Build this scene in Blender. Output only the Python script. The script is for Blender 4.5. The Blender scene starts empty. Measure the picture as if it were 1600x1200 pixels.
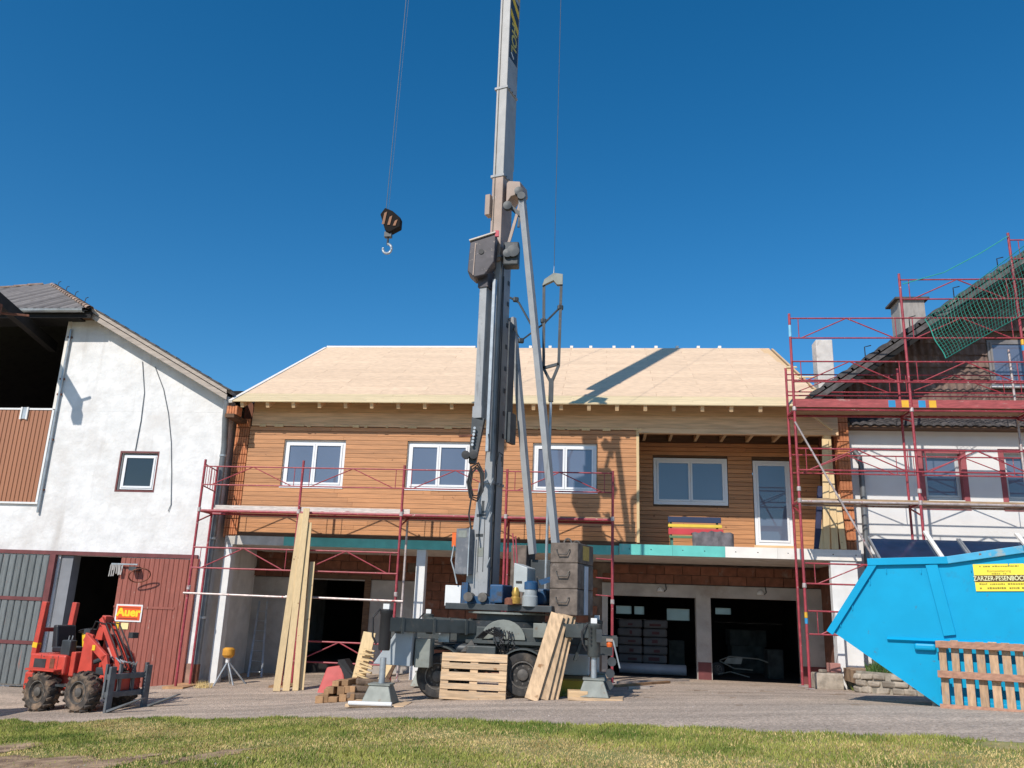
import bpy, math, random
from mathutils import Vector, Matrix
rnd = random.Random(11)
sc = bpy.context.scene
C = sc.collection
rad = math.radians

# ---------------------------------------------------------------- camera
PITCH, ROLL, YAW = rad(15.3), rad(2.06), rad(6.5)
fw = Vector((-math.sin(YAW)*math.cos(PITCH), math.cos(YAW)*math.cos(PITCH), math.sin(PITCH)))
r0 = Vector((math.cos(YAW), math.sin(YAW), 0)); u0 = r0.cross(fw)
RV = r0*math.cos(ROLL) + u0*math.sin(ROLL); UV = u0*math.cos(ROLL) - r0*math.sin(ROLL)
cam_d = bpy.data.cameras.new('camera'); cam = bpy.data.objects.new('camera', cam_d); C.objects.link(cam)
cam_d.sensor_width = 36; cam_d.sensor_fit = 'HORIZONTAL'; cam_d.lens = 29.25
cam_d.clip_start = .1; cam_d.clip_end = 3000
mw = Matrix.Identity(4)
for i in range(3):
    mw[i][0] = RV[i]; mw[i][1] = UV[i]; mw[i][2] = -fw[i]
mw[0][3], mw[1][3], mw[2][3] = 0, 0, 1.45
cam.matrix_world = mw
sc.camera = cam

# ---------------------------------------------------------------- light
SUN_AZ, SUN_EL = rad(24.5), rad(40)
to_sun = Vector((-math.sin(SUN_AZ)*math.cos(SUN_EL), -math.cos(SUN_AZ)*math.cos(SUN_EL), math.sin(SUN_EL)))
sd = bpy.data.lights.new('sun', 'SUN'); sd.energy = 4.2; sd.angle = rad(.53); sd.color = (1, .93, .84)
so = bpy.data.objects.new('sun', sd); C.objects.link(so)
so.rotation_euler = (-to_sun).to_track_quat('-Z', 'Y').to_euler(); so.location = to_sun*60
W = bpy.data.worlds.new('World'); sc.world = W; W.use_nodes = True
wn, wl = W.node_tree.nodes, W.node_tree.links
sky = wn.new('ShaderNodeTexSky'); sky.sky_type = 'NISHITA'; sky.sun_disc = False
sky.sun_elevation = SUN_EL; sky.sun_rotation = math.pi + SUN_AZ
sky.altitude = 600; sky.air_density = 1.0; sky.dust_density = .35; sky.ozone_density = 3.0
hs = wn.new('ShaderNodeHueSaturation'); hs.inputs['Saturation'].default_value = 1.36; hs.inputs['Hue'].default_value = .495
wl.new(sky.outputs[0], hs.inputs['Color']); wl.new(hs.outputs[0], wn['Background'].inputs[0])
wn['Background'].inputs[1].default_value = .128
vs = sc.view_settings
vs.view_transform = 'Standard'; vs.look = 'None'; vs.gamma = 1; vs.exposure = .06; vs.use_curve_mapping = False
sc.cycles.use_denoising = True
sc.cycles.max_bounces = 6

# ---------------------------------------------------------------- helpers
def interp(x, xs, ys):
    if x <= xs[0]: return ys[0]
    for a, b, p, q in zip(xs, xs[1:], ys, ys[1:]):
        if x <= b:
            t = (x-a)/(b-a); t2 = t*t*(3-2*t); t = .5*t+.5*t2
            return p + (q-p)*t
    return ys[-1]
def G(x, y):                                   # height of the yard
    zl = interp(x, [-13, -10.3, -7, -4, -1, 3], [-.8, -.52, -.42, -.24, -.15, -.14])
    s = interp(x, [-10, -7, -2, 5.3, 12], [-.022, -.006, .012, .044, .05])
    return zl + s*(24-max(12, min(y, 26)))

MATS = {}
def mat(name, col, rough=.7, metal=0., var=.18, scale=3., detail=4., bump=0., bscale=60., stretch=(1, 1, 1), col2=None, lo=.35, hi=.65, objvar=0., spec=.5, stain=None, stscale=1.2, stlo=.55, sthi=.7, stain2=None, s2scale=6., s2lo=.68, s2hi=.74, s2str=(1, 1, 1)):
    if name in MATS: return MATS[name]
    m = bpy.data.materials.new(name); m.use_nodes = True; MATS[name] = m
    n, l = m.node_tree.nodes, m.node_tree.links
    b = n['Principled BSDF']; b.inputs['Roughness'].default_value = rough; b.inputs['Metallic'].default_value = metal
    b.inputs['Specular IOR Level'].default_value = spec
    tc = n.new('ShaderNodeTexCoord'); oi = n.new('ShaderNodeObjectInfo')
    off = n.new('ShaderNodeVectorMath'); off.operation = 'SCALE'; off.inputs[0].default_value = (37, 19, 53); l.new(oi.outputs['Random'], off.inputs['Scale'])
    ad = n.new('ShaderNodeVectorMath'); ad.operation = 'ADD'; l.new(tc.outputs['Object'], ad.inputs[0]); l.new(off.outputs[0], ad.inputs[1])
    mp = n.new('ShaderNodeMapping'); mp.inputs['Scale'].default_value = stretch; l.new(ad.outputs[0], mp.inputs['Vector'])
    nz = n.new('ShaderNodeTexNoise'); nz.inputs['Scale'].default_value = scale; nz.inputs['Detail'].default_value = detail; l.new(mp.outputs[0], nz.inputs['Vector'])
    cr = n.new('ShaderNodeValToRGB'); l.new(nz.outputs['Fac'], cr.inputs[0])
    c1 = [c*(1-var) for c in col]; c2 = col2 if col2 else [min(1, c*(1+var)) for c in col]
    cr.color_ramp.elements[0].position = lo; cr.color_ramp.elements[1].position = hi
    cr.color_ramp.elements[0].color = (*c1, 1); cr.color_ramp.elements[1].color = (*c2, 1)
    out = cr.outputs[0]
    if stain:
        ns = n.new('ShaderNodeTexNoise'); ns.inputs['Scale'].default_value = stscale; ns.inputs['Detail'].default_value = 8; ns.inputs['Roughness'].default_value = .65; l.new(mp.outputs[0], ns.inputs['Vector'])
        rs = n.new('ShaderNodeMapRange'); rs.inputs['From Min'].default_value = stlo; rs.inputs['From Max'].default_value = sthi; l.new(ns.outputs['Fac'], rs.inputs['Value'])
        mx = n.new('ShaderNodeMix'); mx.data_type = 'RGBA'; l.new(rs.outputs[0], mx.inputs['Factor']); l.new(out, mx.inputs['A']); mx.inputs['B'].default_value = (*stain, 1); out = mx.outputs['Result']
    if stain2:
        m2 = n.new('ShaderNodeMapping'); m2.inputs['Scale'].default_value = s2str; m2.inputs['Location'].default_value = (3.1, 7.7, 1.3); l.new(ad.outputs[0], m2.inputs['Vector'])
        ns = n.new('ShaderNodeTexNoise'); ns.inputs['Scale'].default_value = s2scale; ns.inputs['Detail'].default_value = 5; l.new(m2.outputs[0], ns.inputs['Vector'])
        rs = n.new('ShaderNodeMapRange'); rs.inputs['From Min'].default_value = s2lo; rs.inputs['From Max'].default_value = s2hi; l.new(ns.outputs['Fac'], rs.inputs['Value'])
        mx = n.new('ShaderNodeMix'); mx.data_type = 'RGBA'; l.new(rs.outputs[0], mx.inputs['Factor']); l.new(out, mx.inputs['A']); mx.inputs['B'].default_value = (*stain2, 1); out = mx.outputs['Result']
    if objvar:
        mr = n.new('ShaderNodeMapRange'); mr.inputs['To Min'].default_value = 1-objvar; mr.inputs['To Max'].default_value = 1+objvar; l.new(oi.outputs['Random'], mr.inputs['Value'])
        mu = n.new('ShaderNodeVectorMath'); mu.operation = 'SCALE'; l.new(out, mu.inputs[0]); l.new(mr.outputs[0], mu.inputs['Scale']); out = mu.outputs[0]
    l.new(out, b.inputs['Base Color'])
    if bump:
        nb = n.new('ShaderNodeTexNoise'); nb.inputs['Scale'].default_value = bscale; nb.inputs['Detail'].default_value = 3; l.new(mp.outputs[0], nb.inputs['Vector'])
        bp = n.new('ShaderNodeBump'); bp.inputs['Strength'].default_value = bump; bp.inputs['Distance'].default_value = .02
        l.new(nb.outputs['Fac'], bp.inputs['Height']); l.new(bp.outputs[0], b.inputs['Normal'])
    return m

class MB:
    def __init__(self, M=None):
        self.v, self.f, self.M = [], [], M
    def add(self, vs, fs):
        k = len(self.v)
        self.v += [(self.M @ Vector(p)) if self.M else Vector(p) for p in vs]
        self.f += [tuple(i+k for i in f) for f in fs]
        return self
    def b2(self, x0, x1, y0, y1, z0, z1):
        return self.add([(x0, y0, z0), (x1, y0, z0), (x1, y1, z0), (x0, y1, z0), (x0, y0, z1), (x1, y0, z1), (x1, y1, z1), (x0, y1, z1)],
                        [(0, 3, 2, 1), (4, 5, 6, 7), (0, 1, 5, 4), (1, 2, 6, 5), (2, 3, 7, 6), (3, 0, 4, 7)])
    def box(self, c, s, rz=0):
        a, b, h = s[0]/2, s[1]/2, s[2]/2; ca, sa = math.cos(rz), math.sin(rz)
        q = [(-a, -b), (a, -b), (a, b), (-a, b)]
        q = [(c[0]+x*ca-y*sa, c[1]+x*sa+y*ca) for x, y in q]
        return self.add([(x, y, c[2]-h) for x, y in q]+[(x, y, c[2]+h) for x, y in q],
                        [(0, 3, 2, 1), (4, 5, 6, 7), (0, 1, 5, 4), (1, 2, 6, 5), (2, 3, 7, 6), (3, 0, 4, 7)])
    def frame(self, p, q, up):
        d = (Vector(q)-Vector(p)).normalized(); u = Vector(up)
        if abs(d.dot(u)) > .98: u = Vector((0, 1, 0)) if abs(d.y) < .9 else Vector((1, 0, 0))
        s = d.cross(u).normalized(); return d, s, s.cross(d).normalized()
    def bar(self, p, q, w, h=None, up=(0, 0, 1), w2=None, h2=None):
        h = h or w; w2 = w2 or w; h2 = h2 or h; d, s, u = self.frame(p, q, up); p, q = Vector(p), Vector(q)
        vs = [o+s*(a*ww/2)+u*(b*hh/2) for o, ww, hh in ((p, w, h), (q, w2, h2)) for a, b in ((-1, -1), (1, -1), (1, 1), (-1, 1))]
        return self.add(vs, [(0, 3, 2, 1), (4, 5, 6, 7), (0, 1, 5, 4), (1, 2, 6, 5), (2, 3, 7, 6), (3, 0, 4, 7)])
    def tube(self, p, q, r, n=8, r2=None):
        r2 = r if r2 is None else r2; d, s, u = self.frame(p, q, (0, 0, 1)); p, q = Vector(p), Vector(q)
        vs = [o+(s*math.cos(2*math.pi*i/n)+u*math.sin(2*math.pi*i/n))*rr for o, rr in ((p, r), (q, r2)) for i in range(n)]
        fs = [(i, (i+1) % n, n+(i+1) % n, n+i) for i in range(n)]+[tuple(range(n-1, -1, -1)), tuple(range(n, 2*n))]
        return self.add(vs, fs)
    def path(self, pts, r, n=6):
        pts = [Vector(p) for p in pts]; vs = []; N = len(pts)
        for i, p in enumerate(pts):
            d, s, u = self.frame(pts[max(0, i-1)], pts[min(N-1, i+1)], (.13, .2, 1))
            vs += [p+(s*math.cos(2*math.pi*k/n)+u*math.sin(2*math.pi*k/n))*r for k in range(n)]
        fs = [(i*n+k, i*n+(k+1) % n, (i+1)*n+(k+1) % n, (i+1)*n+k) for i in range(N-1) for k in range(n)]
        return self.add(vs, fs+[tuple(range(n-1, -1, -1)), tuple(range((N-1)*n, N*n))])
    def prism(self, poly, a0, a1, ax='y'):
        n = len(poly)
        def pt(p, a): return (p[0], a, p[1]) if ax == 'y' else ((a, p[0], p[1]) if ax == 'x' else (p[0], p[1], a))
        return self.add([pt(p, a0) for p in poly]+[pt(p, a1) for p in poly], [tuple(range(n)), tuple(range(2*n-1, n-1, -1))]+[(i, n+i, n+(i+1) % n, (i+1) % n) for i in range(n)])
    def grid(self, P):
        n = len(P[0]); return self.add([p for r in P for p in r], [(j*n+i, j*n+i+1, (j+1)*n+i+1, (j+1)*n+i) for j in range(len(P)-1) for i in range(n-1)])
    def lathe(self, c, axis, prof, n=20):      # prof: (radius, distance along axis)
        a = Vector(axis).normalized(); t = Vector((0, 0, 1)) if abs(a.z) < .9 else Vector((1, 0, 0)); s = a.cross(t).normalized(); u = a.cross(s)
        vs = [Vector(c)+a*h+(s*math.cos(2*math.pi*i/n)+u*math.sin(2*math.pi*i/n))*r for r, h in prof for i in range(n)]
        fs = [(j*n+i, j*n+(i+1) % n, (j+1)*n+(i+1) % n, (j+1)*n+i) for j in range(len(prof)-1) for i in range(n)]
        return self.add(vs, fs+[tuple(range(n-1, -1, -1)), tuple(range((len(prof)-1)*n, len(prof)*n))])
    def build(self, name, m, parent=None, bevel=0., smooth=False, mw=None):
        if not self.v: return None
        lo = [min(p[i] for p in self.v) for i in range(3)]; hi = [max(p[i] for p in self.v) for i in range(3)]
        c = Vector([(a+b)/2 for a, b in zip(lo, hi)])
        me = bpy.data.meshes.new(name); me.from_pydata([p-c for p in self.v], [], self.f); me.update()
        import bmesh
        bm = bmesh.new(); bm.from_mesh(me); bmesh.ops.recalc_face_normals(bm, faces=bm.faces); bm.to_mesh(me); bm.free()
        if m: me.materials.append(m)
        if smooth:
            for p in me.polygons: p.use_smooth = True
            me.set_sharp_from_angle(angle=rad(38))
        o = place(name, me, c, parent)
        if bevel:
            bv = o.modifiers.new('bevel', 'BEVEL'); bv.width = bevel; bv.segments = 2; bv.limit_method = 'ANGLE'
        return o

def place(name, me, loc, parent=None, rot=None):
    o = bpy.data.objects.new(name, me); C.objects.link(o); o.location = loc
    if rot: o.rotation_euler = rot
    if parent:
        o.parent = parent; o.matrix_parent_inverse = wm(parent).inverted()
    return o
def wm(o):
    M = Matrix.LocRotScale(o.location, o.rotation_euler, o.scale)
    return (wm(o.parent) @ o.matrix_parent_inverse @ M) if o.parent else M
def tag(o, label, cat=None, group=None, kind=None):
    if label: o['label'] = label
    if cat: o['category'] = cat
    if group: o['group'] = group
    if kind: o['kind'] = kind
    return o
def thing(name, loc, label, cat, group=None):
    o = bpy.data.objects.new(name, None); C.objects.link(o); o.location = loc; o.empty_display_size = .2
    return tag(o, label, cat, group)
def text(name, s, size, m, parent, M, ext=.003, align='CENTER', off=0.):
    cu = bpy.data.curves.new(name, 'FONT'); cu.body = s; cu.size = size; cu.extrude = ext; cu.offset = off; cu.align_x = align; cu.align_y = 'CENTER'; cu.resolution_u = 3
    t = bpy.data.objects.new('tmp', cu); C.objects.link(t); bpy.context.view_layer.update()
    me = bpy.data.meshes.new_from_object(t.evaluated_get(bpy.context.evaluated_depsgraph_get()))
    bpy.data.objects.remove(t); me.transform(M)
    vs = [v.co.copy() for v in me.vertices]; c = sum(vs, Vector())/len(vs)
    me.transform(Matrix.Translation(-c)); me.materials.clear(); me.materials.append(m); me.name = name
    return place(name, me, c, parent)
def wall_holes(mb, x0, x1, z0, z1, holes, y0, y1):
    xs = sorted({x0, x1, *[min(max(h[i], x0), x1) for h in holes for i in (0, 1)]}); zs = sorted({z0, z1, *[min(max(h[i], z0), z1) for h in holes for i in (2, 3)]})
    solid = {}
    for i in range(len(xs)-1):
        for j in range(len(zs)-1):
            cx, cz = (xs[i]+xs[i+1])/2, (zs[j]+zs[j+1])/2
            solid[i, j] = not any(h[0] < cx < h[1] and h[2] < cz < h[3] for h in holes)
    for (i, j), s in solid.items():
        if not s: continue
        a, b, c, d = xs[i], xs[i+1], zs[j], zs[j+1]
        mb.add([(a, y0, c), (b, y0, c), (b, y0, d), (a, y0, d)], [(0, 1, 2, 3)]); mb.add([(a, y1, c), (b, y1, c), (b, y1, d), (a, y1, d)], [(3, 2, 1, 0)])
        if not solid.get((i-1, j)): mb.add([(a, y0, c), (a, y0, d), (a, y1, d), (a, y1, c)], [(0, 1, 2, 3)])
        if not solid.get((i+1, j)): mb.add([(b, y0, c), (b, y0, d), (b, y1, d), (b, y1, c)], [(3, 2, 1, 0)])
        if not solid.get((i, j-1)): mb.add([(a, y0, c), (b, y0, c), (b, y1, c), (a, y1, c)], [(3, 2, 1, 0)])
        if not solid.get((i, j+1)): mb.add([(a, y0, d), (b, y0, d), (b, y1, d), (a, y1, d)], [(0, 1, 2, 3)])
    return mb
def window(root, x0, x1, z0, z1, y, mf, mg, ndiv=2, fr=.07, depth=.07, wall_face=None, sill=None):
    """white frame with a pane per leaf, front of the frame at y"""
    b = MB(); wall_holes(b, x0, x1, z0, z1, [(x0+fr, x1-fr, z0+fr, z1-fr)], y, y+depth)
    w = b.build('window', mf, root)
    step = (x1-x0-2*fr)/ndiv
    for k in range(ndiv):
        a, e = x0+fr+k*step, x0+fr+(k+1)*step
        b = MB(); q = .055; wall_holes(b, a+.004, e-.004, z0+fr+.003, z1-fr-.003, [(a+q, e-q, z0+fr+q, z1-fr-q)], y-.018, y+.045); b.build('leaf', mf, w)
        MB().b2(a+q-.005, e-q+.005, y+.012, y+.024, z0+fr+q-.005, z1-fr-q+.005).build('pane', mg, w)
    if sill: MB().b2(x0-.03, x1+.03, y-.12, y+.02, z0-.035, z0-.004).build('sill', sill, w)
    return w
# ---------------------------------------------------------------- materials
M_plaster = mat('white_plaster', (.76, .755, .745), .92, var=.08, scale=2.6, bump=.9, bscale=7, stain=(.62, .59, .56), stscale=.7, stlo=.48, sthi=.75, stain2=(.52, .49, .46), s2scale=3., s2lo=.58, s2hi=.85, s2str=(1, 1, .1))
M_plaster2 = mat('house_plaster', (.74, .73, .72), .9, var=.03, scale=2, bump=.15, bscale=60)
M_greyplaster = mat('raw_plaster', (.42, .39, .36), .92, var=.14, scale=2, bump=.3, bscale=30, stain=(.3, .25, .21), stlo=.5, sthi=.75)
M_concrete = mat('concrete', (.55, .52, .48), .9, var=.12, scale=4, bump=.2, bscale=50)
M_ballast = mat('ballast_concrete', (.15, .12, .1), .9, var=.3, scale=7, bump=.3, bscale=40, stain=(.3, .26, .23), stscale=5, stlo=.58, sthi=.75)
M_chim = mat('chimney_concrete', (.6, .57, .54), .95, var=.1, scale=5, bump=.3, bscale=50, stain=(.42, .39, .36), stscale=3, stlo=.55, sthi=.7)
M_clad = mat('larch_cladding', (.5, .235, .1), .55, var=.15, scale=2.2, stretch=(1, 12, 22), bump=.12, bscale=10, objvar=.13, stain2=(.24, .1, .04), s2scale=7, s2lo=.7, s2hi=.74)
M_timber = mat('fresh_timber', (.66, .45, .25), .7, var=.14, scale=2, stretch=(1, 10, 14), bump=.1, bscale=10, objvar=.12)
M_timberz = mat('fresh_timber_upright', (.68, .5, .27), .7, var=.07, scale=2, stretch=(12, 12, 1), bump=.1, bscale=10, objvar=.12, stain2=(.3, .16, .07), s2scale=5.5, s2lo=.68, s2hi=.72)
M_beam = mat('glulam', (.68, .46, .27), .7, var=.16, scale=1.5, stretch=(1, 10, 14), bump=.08, bscale=8, objvar=.05)
M_sheath = mat('roof_sheathing', (.73, .535, .365), .85, var=.1, scale=5, stretch=(1, 3, 3), bump=.12, bscale=30, objvar=.06, stain=(.66, .46, .33), stscale=9, stlo=.68, sthi=.75)
M_eaveb = mat('eave_board', (.7, .56, .34), .75, var=.1, scale=3, stretch=(1, 10, 10), objvar=.09)
M_whiteb = mat('white_board', (.78, .74, .68), .7, var=.06, scale=3, objvar=.05)
M_darkwood = mat('dark_wood', (.12, .065, .035), .8, var=.3, scale=3, stretch=(1, 8, 8))
M_brick = mat('hollow_brick', (.5, .19, .085), .92, var=.16, scale=9, bump=.3, bscale=40, objvar=.16)
M_brickd = mat('wall_brick', (.2, .082, .05), .92, var=.2, scale=6, bump=.3, bscale=40, objvar=.18, stain=(.28, .23, .2), stscale=2.4, stlo=.6, sthi=.75)
M_mortar = mat('mortar', (.2, .15, .12), .95, var=.2, scale=6, bump=.3, bscale=40)
M_pvc = mat('white_plastic', (.8, .81, .83), .35, var=.02)
M_glass = mat('window_glass', (.12, .145, .21), .03, var=.06, scale=.5, spec=1.0)
M_glassd = mat('dark_glass', (.025, .035, .045), .04, var=.1, scale=.5, spec=.7)
M_teal = mat('teal_edge_strip', (.13, .53, .47), .5, var=.08, scale=4, stain=(.3, .55, .5), stscale=3, stlo=.6, sthi=.75)
M_dark = mat('dark_inside', (.014, .013, .013), .95, var=.3, scale=2)  # shade inside loft, barn and garage is put into this near-black colour
M_redscaf = mat('red_scaffold_paint', (.33, .045, .06), .5, var=.2, scale=9, stain=(.5, .34, .3), stscale=14, stlo=.62, sthi=.68)
M_scafgal = mat('worn_scaffold_steel', (.5, .43, .41), .5, metal=.3, var=.2, scale=9, stain=(.33, .1, .1), stscale=8, stlo=.58, sthi=.64)
M_deck = mat('scaffold_deck', (.62, .55, .5), .7, var=.2, scale=5, stretch=(1, 8, 8), stain=(.4, .12, .12), stscale=2, stlo=.62, sthi=.68)
M_deckred = mat('red_toe_board', (.36, .075, .075), .65, var=.2, scale=5, stretch=(1, 6, 6), stain=(.45, .25, .22), stscale=3, stlo=.6, sthi=.7)
M_plywood = mat('deck_plywood', (.36, .24, .14), .8, var=.2, scale=4, stretch=(1, 6, 6))
M_blue_m = mat('blue_band', (.03, .28, .55), .5, var=.1); M_yel_m = mat('yellow_band', (.75, .42, .03), .5, var=.1)
M_galv = mat('galvanised_steel', (.42, .45, .47), .42, metal=.55, var=.14, scale=5, stain=(.3, .32, .34), stscale=6, stlo=.5, sthi=.75)
M_mastl = mat('crane_grey_paint', (.32, .33, .34), .5, metal=.1, var=.08, scale=3, stain=(.19, .195, .2), stscale=3.5, stlo=.58, sthi=.72, bump=.05, bscale=30, stain2=(.12, .115, .11), s2scale=9, s2lo=.6, s2hi=.75, s2str=(1, 1, .12))
M_masttan = mat('crane_tan_paint', (.36, .27, .22), .55, var=.1, scale=4, stain=(.42, .4, .38), stscale=6, stlo=.62, sthi=.7)
M_crdark = mat('crane_dark_steel', (.05, .057, .062), .5, metal=.2, var=.2, scale=5, stain=(.13, .11, .1), stscale=7, stlo=.6, sthi=.75)
M_chass = mat('chassis_green_grey', (.06, .07, .07), .55, metal=.15, var=.15, scale=5, stain=(.14, .12, .1), stscale=6, stlo=.56, sthi=.75)
M_plateg = mat('foot_steel', (.235, .25, .225), .6, metal=.2, var=.15, scale=6, stain=(.2, .16, .12), stscale=8, stlo=.6, sthi=.7)
M_winch = mat('winch_cover', (.065, .058, .068), .55, var=.2, scale=6, stain=(.36, .3, .26), stscale=9, stlo=.62, sthi=.68)
M_black = mat('black_rubber_hose', (.018, .018, .02), .55, var=.2)
M_rubber = mat('tyre_rubber', (.035, .033, .032), .85, var=.25, scale=9, stain=(.16, .13, .1), stscale=5, stlo=.5, sthi=.8)
M_rim = mat('wheel_rim', (.12, .11, .1), .6, metal=.3, var=.25, scale=9, stain=(.3, .27, .23), stscale=6, stlo=.55, sthi=.7)
M_cblue = mat('motor_blue', (.015, .075, .18), .55, var=.2, scale=6, stain=(.05, .05, .055), stscale=6, stlo=.5, sthi=.65)
M_orange = mat('orange_plastic', (.7, .13, .02), .5, var=.1)
M_brass = mat('brass_motor', (.5, .3, .07), .4, metal=.6, var=.25, scale=9)
M_white = mat('white_paint', (.75, .75, .74), .6, var=.05, scale=4)
M_yellow = mat('yellow_paint', (.8, .5, .02), .55, var=.08, scale=4)
M_pallet = mat('pallet_wood', (.58, .4, .24), .8, var=.2, scale=3, stretch=(1, 10, 10), bump=.1, bscale=10, objvar=.2, stain=(.42, .33, .24), stscale=2, stlo=.5, sthi=.7, stain2=(.3, .16, .07), s2scale=5.5, s2lo=.68, s2hi=.72)
M_palletv = mat('worn_pallet_wood', (.42, .27, .16), .85, var=.2, scale=3, stretch=(10, 10, 1), bump=.1, bscale=10, objvar=.15, stain=(.3, .27, .24), stscale=2, stlo=.55, sthi=.7)
M_skip = mat('skip_blue_paint', (.002, .33, .58), .45, var=.05, scale=2, bump=.14, bscale=2.4, stain=(.02, .25, .43), stscale=3.5, stlo=.6, sthi=.78, spec=.25, stain2=(.1, .1, .1), s2scale=7, s2lo=.69, s2hi=.76)
M_skipw = mat('skip_worn_rim', (.05, .36, .58), .5, var=.1, scale=4, stain=(.3, .38, .4), stscale=5, stlo=.54, sthi=.64, stain2=(.2, .11, .07), s2scale=12, s2lo=.64, s2hi=.7)
M_lred = mat('loader_red_paint', (.56, .068, .045), .5, var=.12, scale=5, stain=(.4, .12, .08), stscale=6, stlo=.58, sthi=.75)
M_lgrey = mat('fork_grey_steel', (.13, .14, .15), .55, metal=.3, var=.2, scale=6, stain=(.25, .22, .2), stscale=7, stlo=.58, sthi=.7)
M_mud = mat('muddy_tyre', (.06, .05, .043), .92, var=.3, scale=9, stain=(.26, .18, .12), stscale=4.5, stlo=.48, sthi=.66)
M_seat = mat('black_vinyl', (.02, .02, .024), .5, var=.2)
M_reddoor = mat('red_door_boards', (.3, .092, .066), .7, var=.14, scale=4, stretch=(8, 8, .8), objvar=.1, stain=(.46, .36, .31), stscale=2.6, stlo=.66, sthi=.69)
M_greydoor = mat('grey_door_boards', (.16, .175, .175), .6, metal=.2, var=.14, scale=4, stretch=(6, 6, 1), objvar=.12, stain=(.3, .15, .12), stscale=1.2, stlo=.62, sthi=.72)
M_oxide = mat('oxide_red_frame', (.15, .04, .04), .65, var=.15, scale=5)
M_brownp = mat('brown_sheet_metal', (.36, .15, .075), .5, var=.06, scale=1, stretch=(1, 1, .3))
M_fibre = mat('fibre_cement_roof', (.19, .17, .16), .92, objvar=.28, var=.22, scale=3, bump=.2, bscale=40, stain=(.12, .11, .1), stscale=3, stlo=.5, sthi=.7)
M_ridge = mat('ridge_cap', (.3, .21, .16), .95, var=.25, scale=8, objvar=.2)
M_verge = mat('weathered_board', (.42, .36, .31), .85, var=.16, scale=3, stretch=(1, 6, 6), objvar=.1)
M_tile = mat('dark_roof_tile', (.075, .068, .068), .8, var=.3, scale=6, objvar=.2, stain=(.2, .18, .17), stscale=4, stlo=.58, sthi=.7)
M_wavy = mat('brown_wavy_shingle', (.17, .115, .095), .9, var=.22, scale=5, objvar=.12, stain=(.36, .29, .25), stscale=3, stlo=.55, sthi=.7)
M_net = mat('green_net', (.03, .33, .26), .7, var=.1)
M_stone = mat('field_stone', (.36, .31, .25), .95, var=.25, scale=6, bump=.5, bscale=25, objvar=.25)
M_stonem = mat('stone_mortar', (.3, .27, .22), .95, var=.2, scale=6, bump=.5, bscale=30)
M_solar = mat('solar_glass', (.012, .03, .07), .12, var=.15, spec=.8)
M_log = mat('sawn_oak', (.38, .22, .11), .85, var=.25, scale=5, objvar=.3, bump=.2, bscale=25)
M_bark = mat('rough_bark', (.17, .12, .085), .95, var=.3, scale=8, bump=.5, bscale=25, objvar=.2)
M_bag = mat('insulation_sack', (.16, .15, .15), .75, var=.1, scale=4, bump=.3, bscale=8, objvar=.1)
M_bagred = mat('sack_print_red', (.13, .045, .045), .7, var=.15)
M_galvd = mat('dark_downpipe', (.18, .19, .2), .45, metal=.35, var=.15, scale=4)
M_rust = mat('rusty_iron', (.16, .06, .035), .85, var=.3, scale=9)
M_membr = mat('navy_membrane', (.02, .025, .07), .6, var=.2, scale=5)
M_tarp = mat('grey_tarpaulin', (.12, .11, .12), .8, var=.25, scale=6, bump=.4, bscale=20)

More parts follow.
